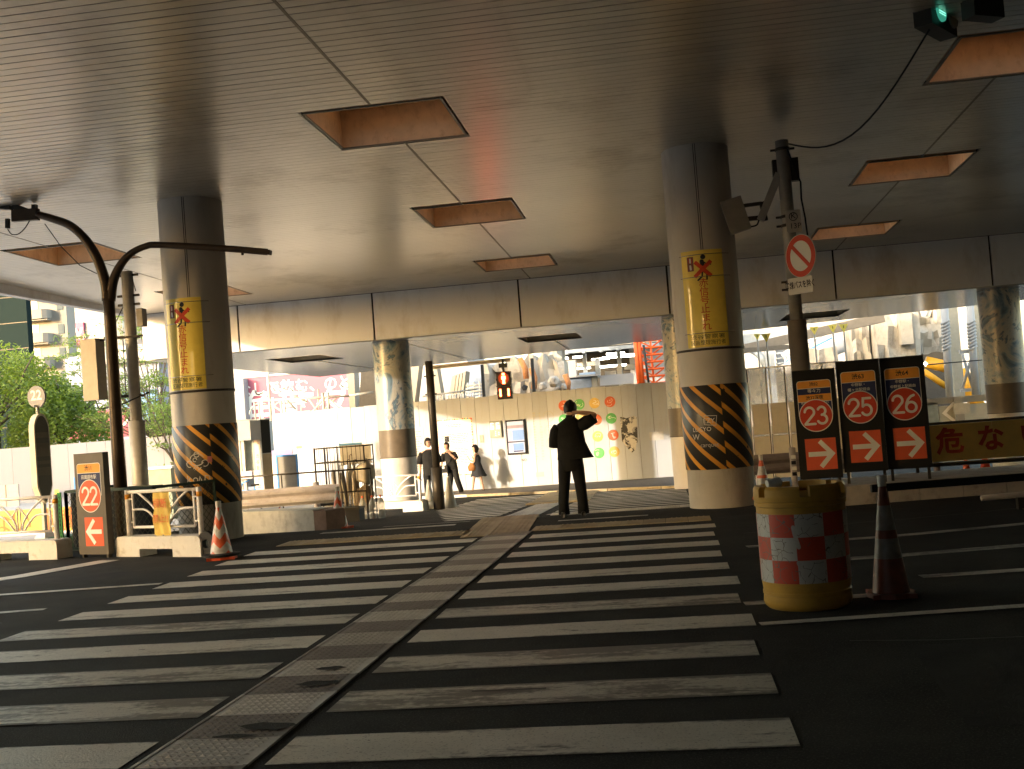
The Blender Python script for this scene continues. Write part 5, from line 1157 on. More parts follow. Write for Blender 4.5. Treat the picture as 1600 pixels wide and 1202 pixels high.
# ---- no-entry sign pole on the right
t = thing('sign_pole', 'grey pole with a swinging signal arm rising beside the near right column', 'pole', (1.92, 16.4, .2))
def lp(x, y, Y=16.4): return U(x, y, Y)-t.location
MB().tube([(0, 0, 0), (0, 0, lp(1253, 500).z)], .135, 20).build('lower_sleeve', M('sleeve_brown', (.20, .175, .15), .5), t, True)
MB().tube([(0, 0, lp(1253, 505).z), (0, 0, lp(1226, 220).z)], .093, 20).build('shaft', galv, t, True)
for y in (338, 352, 440, 452, 232): z = lp(1240, y).z; MB().tube([(0, 0, z-.02), (0, 0, z+.02)], .106, 16).build('clamp', dark_metal, t, True); MB().bar((-.17, 0, z), (.17, 0, z), .03).build('clamp_bolt', dark_metal, t)
for (x0, y0, x1, y1) in ((1209, 248, 1222, 280), (1236, 245, 1247, 282)):
    a, b = lp(x0, y1), lp(x1, y0); MB().box(a.x, b.x, .02, .14, a.z, b.z).build('arm_bracket', dark_metal, t)
MB().bar(lp(1217, 272), lp(1188, 345), .11, .11).build('arm', galv, t)
for a, b, w_ in (((1190, 318), (1160, 322), .05), ((1192, 340), (1163, 343), .06), ((1160, 322), (1163, 343), .05), ((1190, 316), (1196, 345), .07)): MB().bar(lp(*a), lp(*b), w_).build('arm_joint', dark_metal, t)
a = lp(1150, 335); MB().bar(lp(1141, 312), lp(1158, 362), .12, .30).build('signal_head', M('signal_grey', (.26, .24, .21), .5), t); 
for k in range(3): p = lp(1146+4.5*k, 345+6*k); MB().bar(p, p+Vector((.02, .02, .09)), .05).build('fin', ink, t)
cbm = MB().tube(smooth([lp(1160, 348), lp(1170, 354), lp(1182, 352), lp(1186, 344)]), .012, 6).build('cable', ink, t, True)
MB().tube([lp(1229, 235)+Vector((0, -.1, 0)), lp(1240, 260), lp(1251, 285), lp(1252, 310), lp(1258, 340), lp(1262, 370)], .014, 6).build('cable', ink, t, True)
def plate_thing(name, label, px, Y, mat, group=None, rz=0, r=.02):
    X0, X1, Z0, Z1 = ext(*px, Y); tt = thing(name, label, 'sign', ((X0+X1)/2, Y, Z0), rz, group); w, h = (X1-X0)/2, Z1-Z0
    P_ = []
    for cx, cz, a0 in ((w-r, r, -90), (w-r, h-r, 0), (-w+r, h-r, 90), (-w+r, r, 180)): P_ += [(cx+r*cos(R(a0+k)), cz+r*sin(R(a0+k))) for k in (0, 30, 60, 90)]
    MB().poly(P_, 0, .012).build('plate', mat, tt); return tt, w, h
pgrey = M('plate_light', (.42, .40, .38), .5)
tt, w, h = plate_thing('number_plate', 'grey plate with a circled K on the sign pole', (1228, 328, 1252, 363), 16.28, pgrey)
MB().ring(0, h*.70, w*.48, w*.58, .003, .002, 28).build('ring', ink, tt); text('K', h*.36, 0, h*.72, .003, ink, tt); text('13P', h*.34, .02, h*.27, .003, ink, tt)
X0, X1, Z0, Z1 = ext(1230, 366, 1272, 434, 15.95); tt = thing('no_vehicles_sign', 'round red and white prohibition sign with a diagonal bar', 'sign', ((X0+X1)/2, 15.95, (Z0+Z1)/2), R(-55)); rr_ = (Z1-Z0)/2
MB().disc(0, 0, rr_, 0, .015, 48).build('outline', white_m, tt); MB().ring(0, 0, rr_*.70, rr_*.97, .003, .002, 48).build('red_ring', red_m, tt)
s_ = rr_*.72; MB().stroke([(-s_*.72, s_*.70), (s_*.72, -s_*.70)], rr_*.19, .0045, .002, False).build('diagonal_bar', red_m, tt)
tt, w, h = plate_thing('supplementary_plate', 'white plate with black characters under the round prohibition sign', (1228, 433, 1273, 459), 16.0, white_m, rz=R(-38))
text('路線バスを除く', h*.47, 0, h*.52, .003, ink, tt, bold=.02, sx=.62)
# cable to the green signal
p, q = U(1232, 225, 16.4), U(1452, 46, 12.2); t = thing('signal_cable', 'black cable sagging from the sign pole to the green signal', 'cable', p)
MB().tube([(q-p)*k/16-Vector((0, 0, .5*sin(pi*k/16))) for k in range(17)], .012, 6).build('cable', ink, t, True)
# green traffic signal under the deck, seen from the side and below
p = U(1455, 20, 12.2); t = thing('traffic_signal', 'dark hanging traffic signal with a glowing green lens at the top right', 'traffic signal', (p.x, 12.2, p.z), R(56))
hs = M('signal_housing', (.035, .035, .032), .5)
MB().box(-.19, .52, -.07, .12, -.17, .17).build('housing', hs, t); MB().tube([(.3, 0, .16), (.3, 0, 5.44-p.z)], .04, 10).build('hanger', hs, t)
green_on = M('lens_green', (.05, .5, .42), .3, emit=.035, ecol=(.05, .75, .6)); grey_lens = M('lens_off', (.30, .27, .25), .4)
for k, (x, mt) in enumerate(((.0, green_on), (.33, grey_lens))):
    MB().disc(x, 0, .125, .115, .02, 28).build('lens', mt, t)
    v = MB().lathe([(.142, 0), (.140, .24)], n=18, a0=-pi*.5, a1=pi*.5).xf(lambda a, b, c: (a, -c-.10, -b)); v.xf(lambda a, b, c, x=x: (a+x, b, c)); v.build('visor', hs, t, True)
tl_ = MB()
for i in range(9):
    for j in range(5): tl_.disc(-.08+.02*i, -.05+.025*j, .006, .118, .002, 6)
tl_.build('led_dots', M('led_cyan', (.3, 1, .9), .4, emit=.16), t)
p = U(1535, 12, 12.); t = thing('traffic_signal', 'second dark signal housing in the gloom at the top right', 'traffic signal', (p.x, 12, p.z), R(30)); MB().box(-.2, .2, -.09, .09, -.12, .12).build('housing', hs, t); MB().tube([(0, 0, .15), (0, 0, 5.42-p.z)], .04, 8).build('hanger', hs, t)

# ---- pedestrian signal on its mast
t = thing('signal_mast', 'dark signal mast with a pale arm reaching right, behind the white fence', 'pole', (-5.72, 27.0, gz(27)))
MB().tube([(0, 0, 0), (0, 0, .5-gz(27))], .14, 16).build('lower_sleeve', dark_metal, t, True); MB().tube([(0, 0, .5-gz(27)), (0, 0, 3.12-gz(27))], .095, 16).build('shaft', dark_metal, t, True)
za = U(670, 575, 27).z-gz(27); zb_ = U(797, 562, 27).z-gz(27); MB().bar((0, 0, za), (U(797, 562, 27).x+5.72, 0, zb_), .055, .09).build('arm', M('arm_beige', (.32, .28, .22), .5, metal=.3), t)
for z in (2.3, 2.75): MB().bar((-.15, 0, z-gz(27)), (.15, 0, z-gz(27)), .035).build('clamp', dark_metal, t)
X0, X1, Z0, Z1 = ext(778, 581, 800, 624, 27); cx, cz, w, h = (X0+X1)/2, (Z0+Z1)/2, .175, (Z1-Z0)/2
t = thing('pedestrian_signal', 'pedestrian signal glowing with a red standing figure', 'signal', (cx, 26.9, cz))
MB().box(-w, w, -.06, .12, -h, h).build('housing', hs, t); MB().bar((0, .03, h), (.0, .03, h+.3), .05).build('hanger', hs, t); MB().box(-.1, .1, -.03, .08, h+.1, h+.2).build('clamp_block', hs, t)
for z in (-h*.55, h*.45):
    for s_ in (-1, 1): MB().box(s_*w-.02, s_*w+.02, -.03, .03, z-.03, z+.03).build('hinge', hs, t)
for z in (h-.02, -.02): MB().box(-w, w, -.18, -.06, z-.015, z+.015).build('visor', hs, t)
redg = M('signal_red_glow', (1, .12, .05), .4, emit=4.5, ecol=(1, .085, .03)); zc = h*.5
q = MB().disc(0, zc+.105, .035, .064, .003, 16); q.poly([(-.055, zc-.02), (-.03, zc-.02), (-.035, zc-.13), (.035, zc-.13), (.03, zc-.02), (.055, zc-.02), (.05, zc+.06), (-.05, zc+.06)], .064, .003); q.build('red_figure', redg, t)
MB().disc(0, zc, .13, .062, .002, 24, .14).build('lens_back', M('lens_dark_red', (.12, .02, .01), .4, emit=.05, ecol=(1, .1, .03)), t)
for s_ in (-1, 1): MB().rect(s_*.1-.022, s_*.1+.022, -h+.07, -h+.25, .063, .002).build('timer_bar', redg, t)

# ---- twin-arm lamp post, slim utility pole with a signal box
t = thing('lamp_post', 'dark brown lamp post forking into two curved arms', 'street lamp', (U(185, 700, 15.9).x, 15.9, 0)); bm_ = M('bronze_paint', (.060, .042, .030), .38, metal=.3)
def l2(x, y, Y=15.9): return U(x, y, Y)-t.location
MB().tube([(0, 0, 0), l2(184, 700), l2(178, 600), l2(172, 500), l2(168.5, 455)], [.105, .095, .09, .088, .085], 16).build('shaft', bm_, t, True)
MB().tube(smooth([l2(168, 470), l2(164, 440), l2(152, 405), l2(134, 375), l2(110, 353), l2(82, 342), l2(58, 335)]), [.085-.03*k/36 for k in range(37)], 12).build('arm', bm_, t, True)
MB().tube(smooth([l2(172, 470), l2(177, 440), l2(188, 415), l2(205, 396), l2(228, 385), l2(250, 383), l2(345, 388), l2(418, 394)]), [.08-.03*min(1, k/20) for k in range(43)], 12).build('arm', bm_, t, True)
MB().bar(l2(385, 390), l2(423, 395), .10, .07).build('lamp_head', bm_, t); MB().bar(l2(379, 393), l2(379, 399), .03).build('bolt', bm_, t)
MB().bar(l2(60, 335), l2(20, 338), .09, .18).build('lamp_head', bm_, t); MB().bar(l2(18, 320), l2(-20, 318), .12, .16).build('flood_light', hs, t); MB().bar(l2(44, 331), l2(20, 322), .06, .09).build('bracket', hs, t)
MB().bar(l2(54, 328), l2(54, 320), .07).build('camera_box', hs, t); MB().bar(l2(12, 342), l2(12, 357), .055).build('sensor', hs, t)
MB().tube(smooth([l2(12, 358), l2(18, 366), l2(28, 366), l2(38, 358), l2(47, 344)]), .008, 6).build('cable', ink, t, True)
MB().tube([l2(70, 350), l2(95, 385), l2(125, 415), l2(160, 432)], .007, 6).build('cable', ink, t, True)
px_ = U(216, 700, 18.5).x; t = thing('utility_pole', 'slim grey utility pole between the lamp post and the striped column', 'pole', (px_, 18.5, gz(18.5)))
MB().tube([(0, 0, 0), (0, 0, 2.1)], .14, 14).build('lower_tube', galv, t, True); MB().tube([(0, 0, 2.1), (0, 0, U(203, 424, 18.5).z-gz(18.5))], .1, 14).build('shaft', galv, t, True)
def l3(x, y, Y=18.5): return U(x, y, Y)-t.location
for y in (430, 462, 476): z = l3(205, y).z; MB().bar((-.2, 0, z), (.2, 0, z), .04).build('clamp', dark_metal, t)
MB().bar(l3(163, 529), l3(218, 526), .05).build('cross_arm', dark_metal, t); MB().bar(l3(165, 621), l3(225, 618), .05).build('cross_arm', dark_metal, t)
for a, b in (((195, 474), (178, 510)), ((192, 530), (197, 620)), ((205, 430), (212, 455))): MB().tube([l3(*a), l3(*b)], .009, 5).build('stay_wire', ink, t)
X0, X1, Z0, Z1 = ext(214, 482, 223, 510, 18.4); MB().box(X0-px_, X1-px_, -.12, .06, Z0-gz(18.5), Z1-gz(18.5)).build('switch_box', grey_box, t)
X0, X1, Z0, Z1 = ext(127, 530, 155, 626, 17.8); t = thing('rear_traffic_signal', 'tall grey back of a traffic signal hanging left of the lamp post', 'traffic signal', ((X0+X1)/2, 17.8, Z0), R(-14)); w = (X1-X0)/2; h = Z1-Z0
MB().box(-w, w, -.02, .2, 0, h).build('housing', grey_box, t); MB().box(-w-.03, -w+.02, .02, .3, .02, h-.02).build('door', M('box_dark', (.12, .1, .08), .5), t)
for k in range(3): MB().tube([(-w-.05, .2, h*(.17+.33*k)), (-w-.05, .42, h*(.17+.33*k))], .13, 14).build('visor', M('visor_beige', (.4, .37, .3), .5), t, True)
MB().bar((w, .1, h*.97), (.9, .3, h*.99), .03).build('bracket', dark_metal, t); MB().tube([(w*.3, .0, .03), (w*.6, .05, -.16), (.5, .1, -.12), (.95, .3, .06)], .012, 6).build('cable', ink, t, True)

# ---- dark mesh enclosure with green perforated posts
t = thing('mesh_enclosure', 'low dark wire mesh enclosure with bright green posts around the lamp post', 'enclosure', (-8.9, 16.5, 0))
def frame(a, b, z0, z1, mesh=True):
    a = Vector((*a, 0)); b = Vector((*b, 0)); d = (b-a); n = d.normalized()
    for p, q in ((a+Vector((0, 0, z0)), b+Vector((0, 0, z0))), (a+Vector((0, 0, z1)), b+Vector((0, 0, z1))), (a+Vector((0, 0, z0)), a+Vector((0, 0, z1))), (b+Vector((0, 0, z0)), b+Vector((0, 0, z1)))): MB().bar(p, q, .04).build('frame_bar', dgreen_m, t)
    w_ = MB(); L_ = d.length; s_ = .11; k = -int((z1-z0)/s_)-1
    while k*s_ < L_:
        for sg in (1, -1):
            x0 = k*s_; pts = []
            lo, hi = max(0, x0), min(L_, x0+(z1-z0))
            if hi-lo > .02:
                za, zb2 = z0+(lo-x0), z0+(hi-x0)
                if sg < 0: za, zb2 = z1-(lo-x0), z1-(hi-x0)
                w_.tube([a+n*lo+Vector((0, 0, za)), a+n*hi+Vector((0, 0, zb2))], .004, 4)
        k += 1
    w_.build('wire_mesh', M_wire, t, kind='stuff')
M_wire = M('mesh_wire', (.10, .10, .07), .5)
frame((-.35, -.35), (1.45, -1.1), .05, .93); frame((1.45, -1.1), (1.9, .0), .05, .93); frame((-.35, -.35), (-.2, .9), .05, .93)
MB().box(-.2, 1.6, -.4, -.36, .02, .9).xf(lambda x, y, z: (x*cos(-.39)-y*sin(-.39), x*sin(-.39)+y*cos(-.39)+.05, z)).build('dark_sheet', M('near_black', (.012, .014, .012), .7), t)  # near-black sheet added so the enclosure looks dark inside
for x, y in ((-.42, -.42), (.62, -.62)):
    p = MB().box(x-.03, x+.03, y-.015, y+.015, 0, .93).build('angle_post', green_m, t)
    for k in range(14): MB().box(x-.008, x+.008, y-.0175, y-.0155, .06+.06*k, .09+.06*k).build('slot', ink, p)
MB().box(-.02, 1.5, -.03, .03, .90, .95).xf(lambda x, y, z: (x*cos(-.39)-y*sin(-.39), x*sin(-.39)+y*cos(-.39)-.15, z)).build('top_angle', dgreen_m, t)
MB().box(-.9, -.45, .0, .5, .0, .22).build('green_bin', M('bin_green', (.02, .09, .04), .6), t)

# ---- middle left: low concrete block, thin rail, cage of umbrellas, bucket, bottles
d = Vector((1.85, -.85)); t = thing('concrete_kerb_block', 'long low concrete block behind the striped column', 'concrete block', (-6.75, 18.55, gz(18.5)-.02), -.42)
MB().box(-1.35, .98, -.2, .3, 0, .40).build('block', M('kerb_concrete', (.56, .54, .48), .85, var=.12, bump=.4, dirt=((.2, .17, .13), .6, 4, .6)), t); MB().box(.985, 1.25, -.2, .28, 0, .38).build('end_piece', M('muddy_red_concrete', (.26, .17, .13), .85, var=.2), t)
t = thing('thin_hand_rail', 'thin dark hand rail running in front of the white hoarding', 'rail', (-7.4, 23.3, gz(23.3)))
MB().tube([(-3, .2, 1.08), (1.05, -.1, 1.08)], .02, 6).build('rail', dark_metal, t, True)
for x in (-2.2, -1.0, .2, 1.0): MB().tube([(x, .1-.08*x*.3, 0), (x, .1-.08*x*.3, 1.08)], .015, 6).build('post', dark_metal, t, True)
cg = thing('wire_cage_trolley', 'tall wire cage trolley packed with folded umbrellas and cloths', 'trolley', (-7.15, 24.0, gz(24)), R(-4)); zt = 1.62
def cb_(a, b, r_=.016, nm='frame_bar', mat=dark_metal): MB().tube([a, b], r_, 6).build(nm, mat, cg, True)
for x in (-.56, -.26, .58):
    for y in (-.3, .3): cb_((x, y, .1), (x, y, zt))
for z in (.15, .62, zt-.02, 1.28):
    cb_((-.56, -.3, z), (.58, -.3, z)); 
    if z != .62: cb_((-.56, .3, z), (.58, .3, z)); cb_((-.56, -.3, z), (-.56, .3, z)); cb_((.58, -.3, z), (.58, .3, z))
for k in range(7): cb_((-.54+.04*k, -.3, .62), (-.54+.04*k, -.3, zt), .006, 'wire')
for k in range(8): cb_((-.2+.1*k, -.3, .15), (-.2+.1*k, -.3, zt), .006, 'wire')
for x in (-.5, .5):
    for y in (-.25, .25): MB().lathe([(0, .0), (.05, .02), (.05, .08), (0, .1)], (x, y, 0), 10).build('caster', black_m, cg)
ur = random.Random(9); um = [M('umbrella_cream', (.45, .38, .28), .7, var=.2), M('umbrella_brown', (.22, .16, .10), .7, var=.2), M('umbrella_dark', (.05, .045, .04), .7)]
for k in range(15):
    x = -.2+.052*k; y = ur.uniform(-.2, .2); h = ur.uniform(1.05, 1.28); tt = thing('umbrella', ['pale cream', 'brown', 'dark'][k % 3 if k % 4 else 0]+' folded umbrella standing in the wire cage trolley', 'umbrella', (-7.15+x, 24+y, gz(24)+.16), 0, 'folded umbrellas in the cage')
    dx = ur.uniform(-.08, .08); MB().tube([(0, 0, .1), (dx*.4, 0, .4), (dx, 0, h-.35), (dx*1.1, 0, h-.18)], [.012, .035, .05, .02], 8).build('canopy', um[k % 3 if k % 4 else 0], tt, True); MB().tube([(dx*1.1, 0, h-.2), (dx*1.2, 0, h-.02), (dx*1.2+.03, 0, h), (dx*1.2+.06, 0, h-.03)], .009, 6).build('handle', um[(k+1) % 3], tt, True)
def cloth_blob(name, label, loc, s_, mat, seed, cat='bag'):
    bm = bmesh.new(); bmesh.ops.create_icosphere(bm, subdivisions=3, radius=1); r_ = random.Random(seed)
    ph = [r_.uniform(0, 6) for _ in range(6)]
    for v in bm.verts:
        c_ = v.co; k = 1+.12*sin(5*c_.x+ph[0])+.10*sin(7*c_.z+ph[1])+.08*sin(9*c_.y+3*c_.z+ph[2]); v.co = Vector((c_.x*s_[0]*k, c_.y*s_[1]*k, max(-1, c_.z)*s_[2]*k))
    me = bpy.data.meshes.new(name); bm.to_mesh(me); bm.free(); me.materials.append(mat); me.polygons.foreach_set('use_smooth', [True]*len(me.polygons))
    return tag(obj(name, me, None, loc=loc), label, cat)
cloth_blob('cloth_bundle', 'pale cloth bundle bulging out of the cage on the right', (-6.62, 23.8, .62), (.2, .2, .28), um[0], 1, 'cloth'); cloth_blob('cloth_bundle', 'brownish cloth heap low in the cage', (-6.7, 23.9, .05), (.22, .2, .3), um[1], 2, 'cloth')
tt = thing('blue_topped_board', 'cream board with a blue top edge at the top of the cage', 'board', (-7.1, 24.25, .95)); MB().box(-.2, .5, 0, .03, -.15, .28).build('board', M('board_cream', (.55, .5, .4), .7), tt); MB().box(-.22, .3, -.01, .04, .28, .33).build('blue_edge', M('blue_tape', (.12, .3, .5), .6), tt)
tt = thing('plastic_bucket', 'white plastic container with black printed letters before the cage', 'bucket', (-7.02, 22.4, gz(22.4)+.3)); MB().lathe([(.17, 0), (.20, .05), (.21, .42), (.19, .46), (.1, .47)], n=24).build('body', M('bucket_white', (.60, .56, .50), .45), tt, 40)
f_ = on_col(.21, 0, 0); text('NERO', .11, .0, .36, .004, ink, tt, bend=f_, sub=.05); MB().rect(-.02, .05, .2, .28, .004, .002).xf(f_).build('print_square', orange_band, tt); MB().rect(-.02, .05, .08, .16, .004, .002).xf(f_).build('print_square', orange_band, tt)
tt = thing('folding_stool', 'black folding stool with a bag beside the guardrail end', 'stool', (-6.75, 21.5, gz(21.5))); MB().box(-.2, .25, -.15, .15, .38, .42).build('seat', black_m, tt)
for x in (-.17, .22):
    for y in (-.12, .12): MB().tube([(x, y, 0), (x, y, .38)], .014, 6).build('leg', dark_metal, tt)
cloth_blob('shoulder_bag', 'black bag slumped on the folding stool', (-6.85, 21.45, gz(21.5)+.58), (.2, .12, .17), black_m, 5)
tt = thing('black_crate', 'black crate under the white container', 'crate', (-6.75, 22.5, gz(22.4))); MB().box(-.35, .35, -.2, .2, 0, .28).build('body', black_m, tt); MB().box(-.37, .37, -.22, .22, .25, .29).build('rim', dark_metal, tt)
bot_m = M('bottle_plastic', (.55, .56, .52), .15, alpha=.45)
for k, (x, y, lab) in enumerate(((-6.32, 23.2, 'clear plastic bottle nearest the orange cone'), (-6.12, 23.25, 'clear plastic bottle between the other two'), (-5.95, 23.3, 'clear plastic bottle closest to the white fence block'))):
    tt = thing('plastic_bottle', lab, 'bottle', (x-.25, y, gz(y)), 0, 'big plastic bottles on the ground'); MB().lathe([(.0, 0), (.085, .01), (.09, .06), (.085, .3), (.05, .40), (.02, .44), (.02, .48), (0, .48)], n=16).build('body', bot_m, tt, 40); MB().lathe([(.022, .46), (.022, .5), (0, .5)], n=10).build('cap', cone_red, tt)
# tall pillar sign, glass shelter, notice boards near the hoarding's left end
t = thing('pillar_sign', 'tall white pillar sign with 29 and vertical station name', 'sign', (U(404, 740, 34).x, 34, gz(34)), R(-32)); pz = U(404, 656, 34).z-gz(34)
MB().box(-.24, .24, 0, .38, 0, pz).build('body', M('pillar_white', (.34, .335, .31), .5), t); MB().box(.242, .252, .02, .36, .1, pz*.62).build('side_panel', M('pillar_brown', (.33, .26, .17), .6), t); MB().box(.242, .252, .02, .36, pz*.63, pz-.02).build('dark_panel', board_m, t)
text('29', .34, 0, pz-.28, .004, ink, t); MB().rect(-.17, .17, pz-1.0, pz-.6, .003, .002).build('picture', M('picture_tan', (.55, .42, .32), .5), t)
for i, ch in enumerate('渋谷駅ハチ公口'): text(ch, .15, 0, pz-1.15-.19*i, .004, ink, t)
t = thing('bus_shelter', 'white roofed glass shelter just right of the striped column', 'shelter', (U(380, 740, 33).x, 33, gz(33)))
for px, mt, nm, dd in (((362, 658, 391, 689), white_wall, 'roof_box', 1.2), ((362, 737, 394, 749), M('shelter_pink', (.62, .5, .48), .6), 'low_panel', .1)):
    A = ext(*px, 33); MB().box(A[0]-t.location.x, A[1]-t.location.x, 0, dd, A[2]-gz(33), A[3]-gz(33)).build(nm, mt, t)
A = ext(362, 689, 392, 738, 33); MB().box(A[0]-t.location.x, A[1]-t.location.x, .3, .33, A[2]-gz(33), A[3]-gz(33)).build('glass', M('shelter_glass', (.38, .42, .36), .15), t)
for x in (372, 378): a = U(x, 712, 33).x-t.location.x; MB().box(a-.05, a+.05, .1, .2, 0, 2.3).build('post', galv, t)
t = thing('bicycle', 'bicycle front seen beside the pillar sign, partly hidden', 'bicycle', (U(390, 760, 31).x, 31, gz(31)), .4)
for x in (-.35, .55): MB().tube([(x+.3*cos(R(a)), 0, .32+.3*sin(R(a))) for a in range(0, 361, 20)], .02, 6).build('wheel', black_m, t, True)
for a, b in (((-.35, .32), (-.2, .95)), ((-.2, .95), (.0, 1.02)), ((-.28, .75), (.15, .7)), ((-.28, .65), (.1, .3)), ((.1, .3), (.15, .85)), ((.1, .3), (.55, .32)), ((.15, .75), (.55, .32))): MB().tube([(a[0], 0, a[1]), (b[0], 0, b[1])], .02, 6).build('frame_tube', blue_m, t, True)
MB().box(.03, .27, -.06, .06, .85, .9).build('saddle', black_m, t)
A = ext(424, 703, 457, 712, 36.2); t = thing('route_map_board', 'white map board with a purple header in front of the hoarding', 'board', ((A[0]+A[1])/2, 36.2, gz(36.2))); w = (A[1]-A[0])/2
MB().rect(-w, w, A[2]-gz(36.2), A[3]-gz(36.2), .01, .05).build('header', M('header_purple', (.22, .2, .38), .5), t); z1 = A[2]-gz(36.2)
MB().rect(-w, w*.1, .2, z1-.01, 0, .04).build('sheet', white_m, t); lines_of_print(-w+.04, w*.0, .4, z1-.1, 8, t, .003, M('map_ink', (.5, .4, .25), .6))
for x in (-w+.03, w*.05): MB().box(x-.02, x+.02, .05, .09, 0, z1).build('leg', galv, t)
# ================================================================ TREES
def leaf_mat(name, col):
    m = bpy.data.materials.new(name); m.use_nodes = True; nt = m.node_tree; N = nt.nodes; L = nt.links; b = N['Principled BSDF']
    b.inputs['Roughness'].default_value = .6; b.inputs['Transmission Weight'].default_value = 0
    g = N.new('ShaderNodeNewGeometry'); mr = N.new('ShaderNodeMapRange'); mr.inputs['To Min'].default_value = .55; mr.inputs['To Max'].default_value = 1.5; L.new(g.outputs['Random Per Island'], mr.inputs['Value'])
    v = N.new('ShaderNodeVectorMath'); v.operation = 'SCALE'; v.inputs[0].default_value = col; L.new(mr.outputs[0], v.inputs['Scale']); L.new(v.outputs[0], b.inputs['Base Color'])
    tr = N.new('ShaderNodeBsdfTranslucent'); tr.inputs[0].default_value = (col[0]*1.6, col[1]*1.5, col[2]*.8, 1); mx = N.new('ShaderNodeMixShader'); mx.inputs[0].default_value = .45
    L.new(b.outputs[0], mx.inputs[1]); L.new(tr.outputs[0], mx.inputs[2]); L.new(mx.outputs[0], N['Material Output'].inputs[0]); return m
bark = M('bark', (.08, .065, .05), .85, var=.3)
def leaf(m, p, s_, r_):
    a, b_ = r_.uniform(0, 2*pi), r_.uniform(-.9, .9); d = Vector((cos(a)*cos(b_), sin(a)*cos(b_), sin(b_))); u = d.cross(Vector((r_.uniform(-1, 1), r_.uniform(-1, 1), r_.uniform(-1, 1)))).normalized()
    m.add([p-d*s_, p+u*s_*.5, p+d*s_, p-u*s_*.5], [(0, 1, 2, 3)])
def limb(m, a, b, r0_, r1_, r_, n=5, wob=.12):
    pts = [a.lerp(b, k/n)+Vector((r_.uniform(-wob, wob), r_.uniform(-wob, wob), r_.uniform(-wob, wob)))*(0 < k < n) for k in range(n+1)]; m.tube(pts, [r0_+(r1_-r0_)*k/n for k in range(n+1)], 6); return pts
def willow(label, base, h, spread, seed, mat, n=170, rz_=1.):
    r_ = random.Random(seed); t = thing('drooping_tree', label, 'tree', base, 0); tm_ = MB(); lm = MB(); top = Vector((0, 0, h*.55)); limb(tm_, Vector((0, 0, 0)), top, .32, .2, r_)
    for k in range(13):
        a = 2*pi*k/13+r_.uniform(-.2, .2); e = Vector((cos(a)*spread*r_.uniform(.3, .85), sin(a)*spread*r_.uniform(.3, .85), h*r_.uniform(.72, .95))); limb(tm_, top-Vector((0, 0, r_.uniform(0, h*.12))), e, .12, .03, r_)
    tm_.build('trunk', bark, t, True)
    for k in range(n):
        a = r_.uniform(0, 2*pi); q = spread*math.sqrt(r_.random()); z0 = h*(1-.38*(q/spread)**2)*r_.uniform(.86, 1.03); x, y = cos(a)*q, sin(a)*q; L_ = r_.uniform(.9, 3.6)*(.5+.5*q/spread); steps = int(L_/.075)
        for s_ in range(steps):
            f_ = s_/steps; p = Vector((x*(1+.08*f_)+r_.gauss(0, .14), y*(1+.08*f_)+r_.gauss(0, .14), z0-L_*f_+r_.gauss(0, .05))); leaf(lm, p, r_.uniform(.08, .15), r_)
    lm.build('crown', mat, t); return t
def airy(label, base, h, spread, seed, mat, lean=(0, 0), n=26):
    r_ = random.Random(seed); t = thing('maple_tree', label, 'tree', base, 0); tm_ = MB(); lm = MB(); fork = Vector((lean[0]*.3, 0, h*.26)); limb(tm_, Vector((0, 0, 0)), fork, .2, .15, r_)
    for k in range(n):
        a = 2*pi*k/n*2.4; q = spread*r_.uniform(.45, 1); e = Vector((cos(a)*q+lean[0], sin(a)*q*.7, h*r_.uniform(.42, 1.0))); pts = limb(tm_, fork, e, .045, .012, r_, 6, .16)
        for j in range(4):
            b0 = pts[r_.randrange(3, 7)]; e2 = b0+Vector((r_.uniform(-1, 1), r_.uniform(-.8, .8), r_.uniform(-.1, .4)))*spread*.25; limb(tm_, b0, e2, .02, .006, r_, 3, .05)
            for _ in range(58):
                f_ = r_.random(); p = b0.lerp(e2, f_)+Vector((r_.gauss(0, .26), r_.gauss(0, .26), r_.gauss(0, .07))); leaf(lm, p, r_.uniform(.045, .085), r_)
    tm_.build('trunk', bark, t, True); lm.build('crown', mat, t); return t
lf1 = leaf_mat('willow_leaf', (.13, .19, .035)); lf2 = leaf_mat('maple_leaf', (.12, .19, .05))
p = U(20, 600, 58); willow('big drooping green tree above the white hoarding at the far left', (p.x-1.2, 58, GZ), 8.9, 4.6, 3, lf1, 620)
p = U(70, 640, 60); willow('lower drooping green crown right behind the round 22 disc', (p.x+.9, 60, GZ), 6.9, 2.7, 8, lf1, 330)
p = U(262, 620, 56); airy('thin leafed maple between the lamp post and the striped column', (p.x, 56, GZ), 9.6, 4.3, 5, lf2, (-2.2, 0), 46)
p = U(255, 700, 52); airy('second thin leafed maple just behind the striped column', (p.x+.5, 52, GZ), 6.0, 2.0, 6, lf2, (0, 0), 16)
sh = MB(); r_ = random.Random(2); c_ = U(255, 728, 40)
for _ in range(500): leaf(sh, Vector((r_.gauss(0, .35), r_.gauss(0, .3), abs(r_.gauss(0, .6)))), .07, r_)
t = thing('street_shrub', 'small bright green shrub left of the striped column', 'shrub', (c_.x, 40, GZ)); sh.build('foliage', lf1, t)

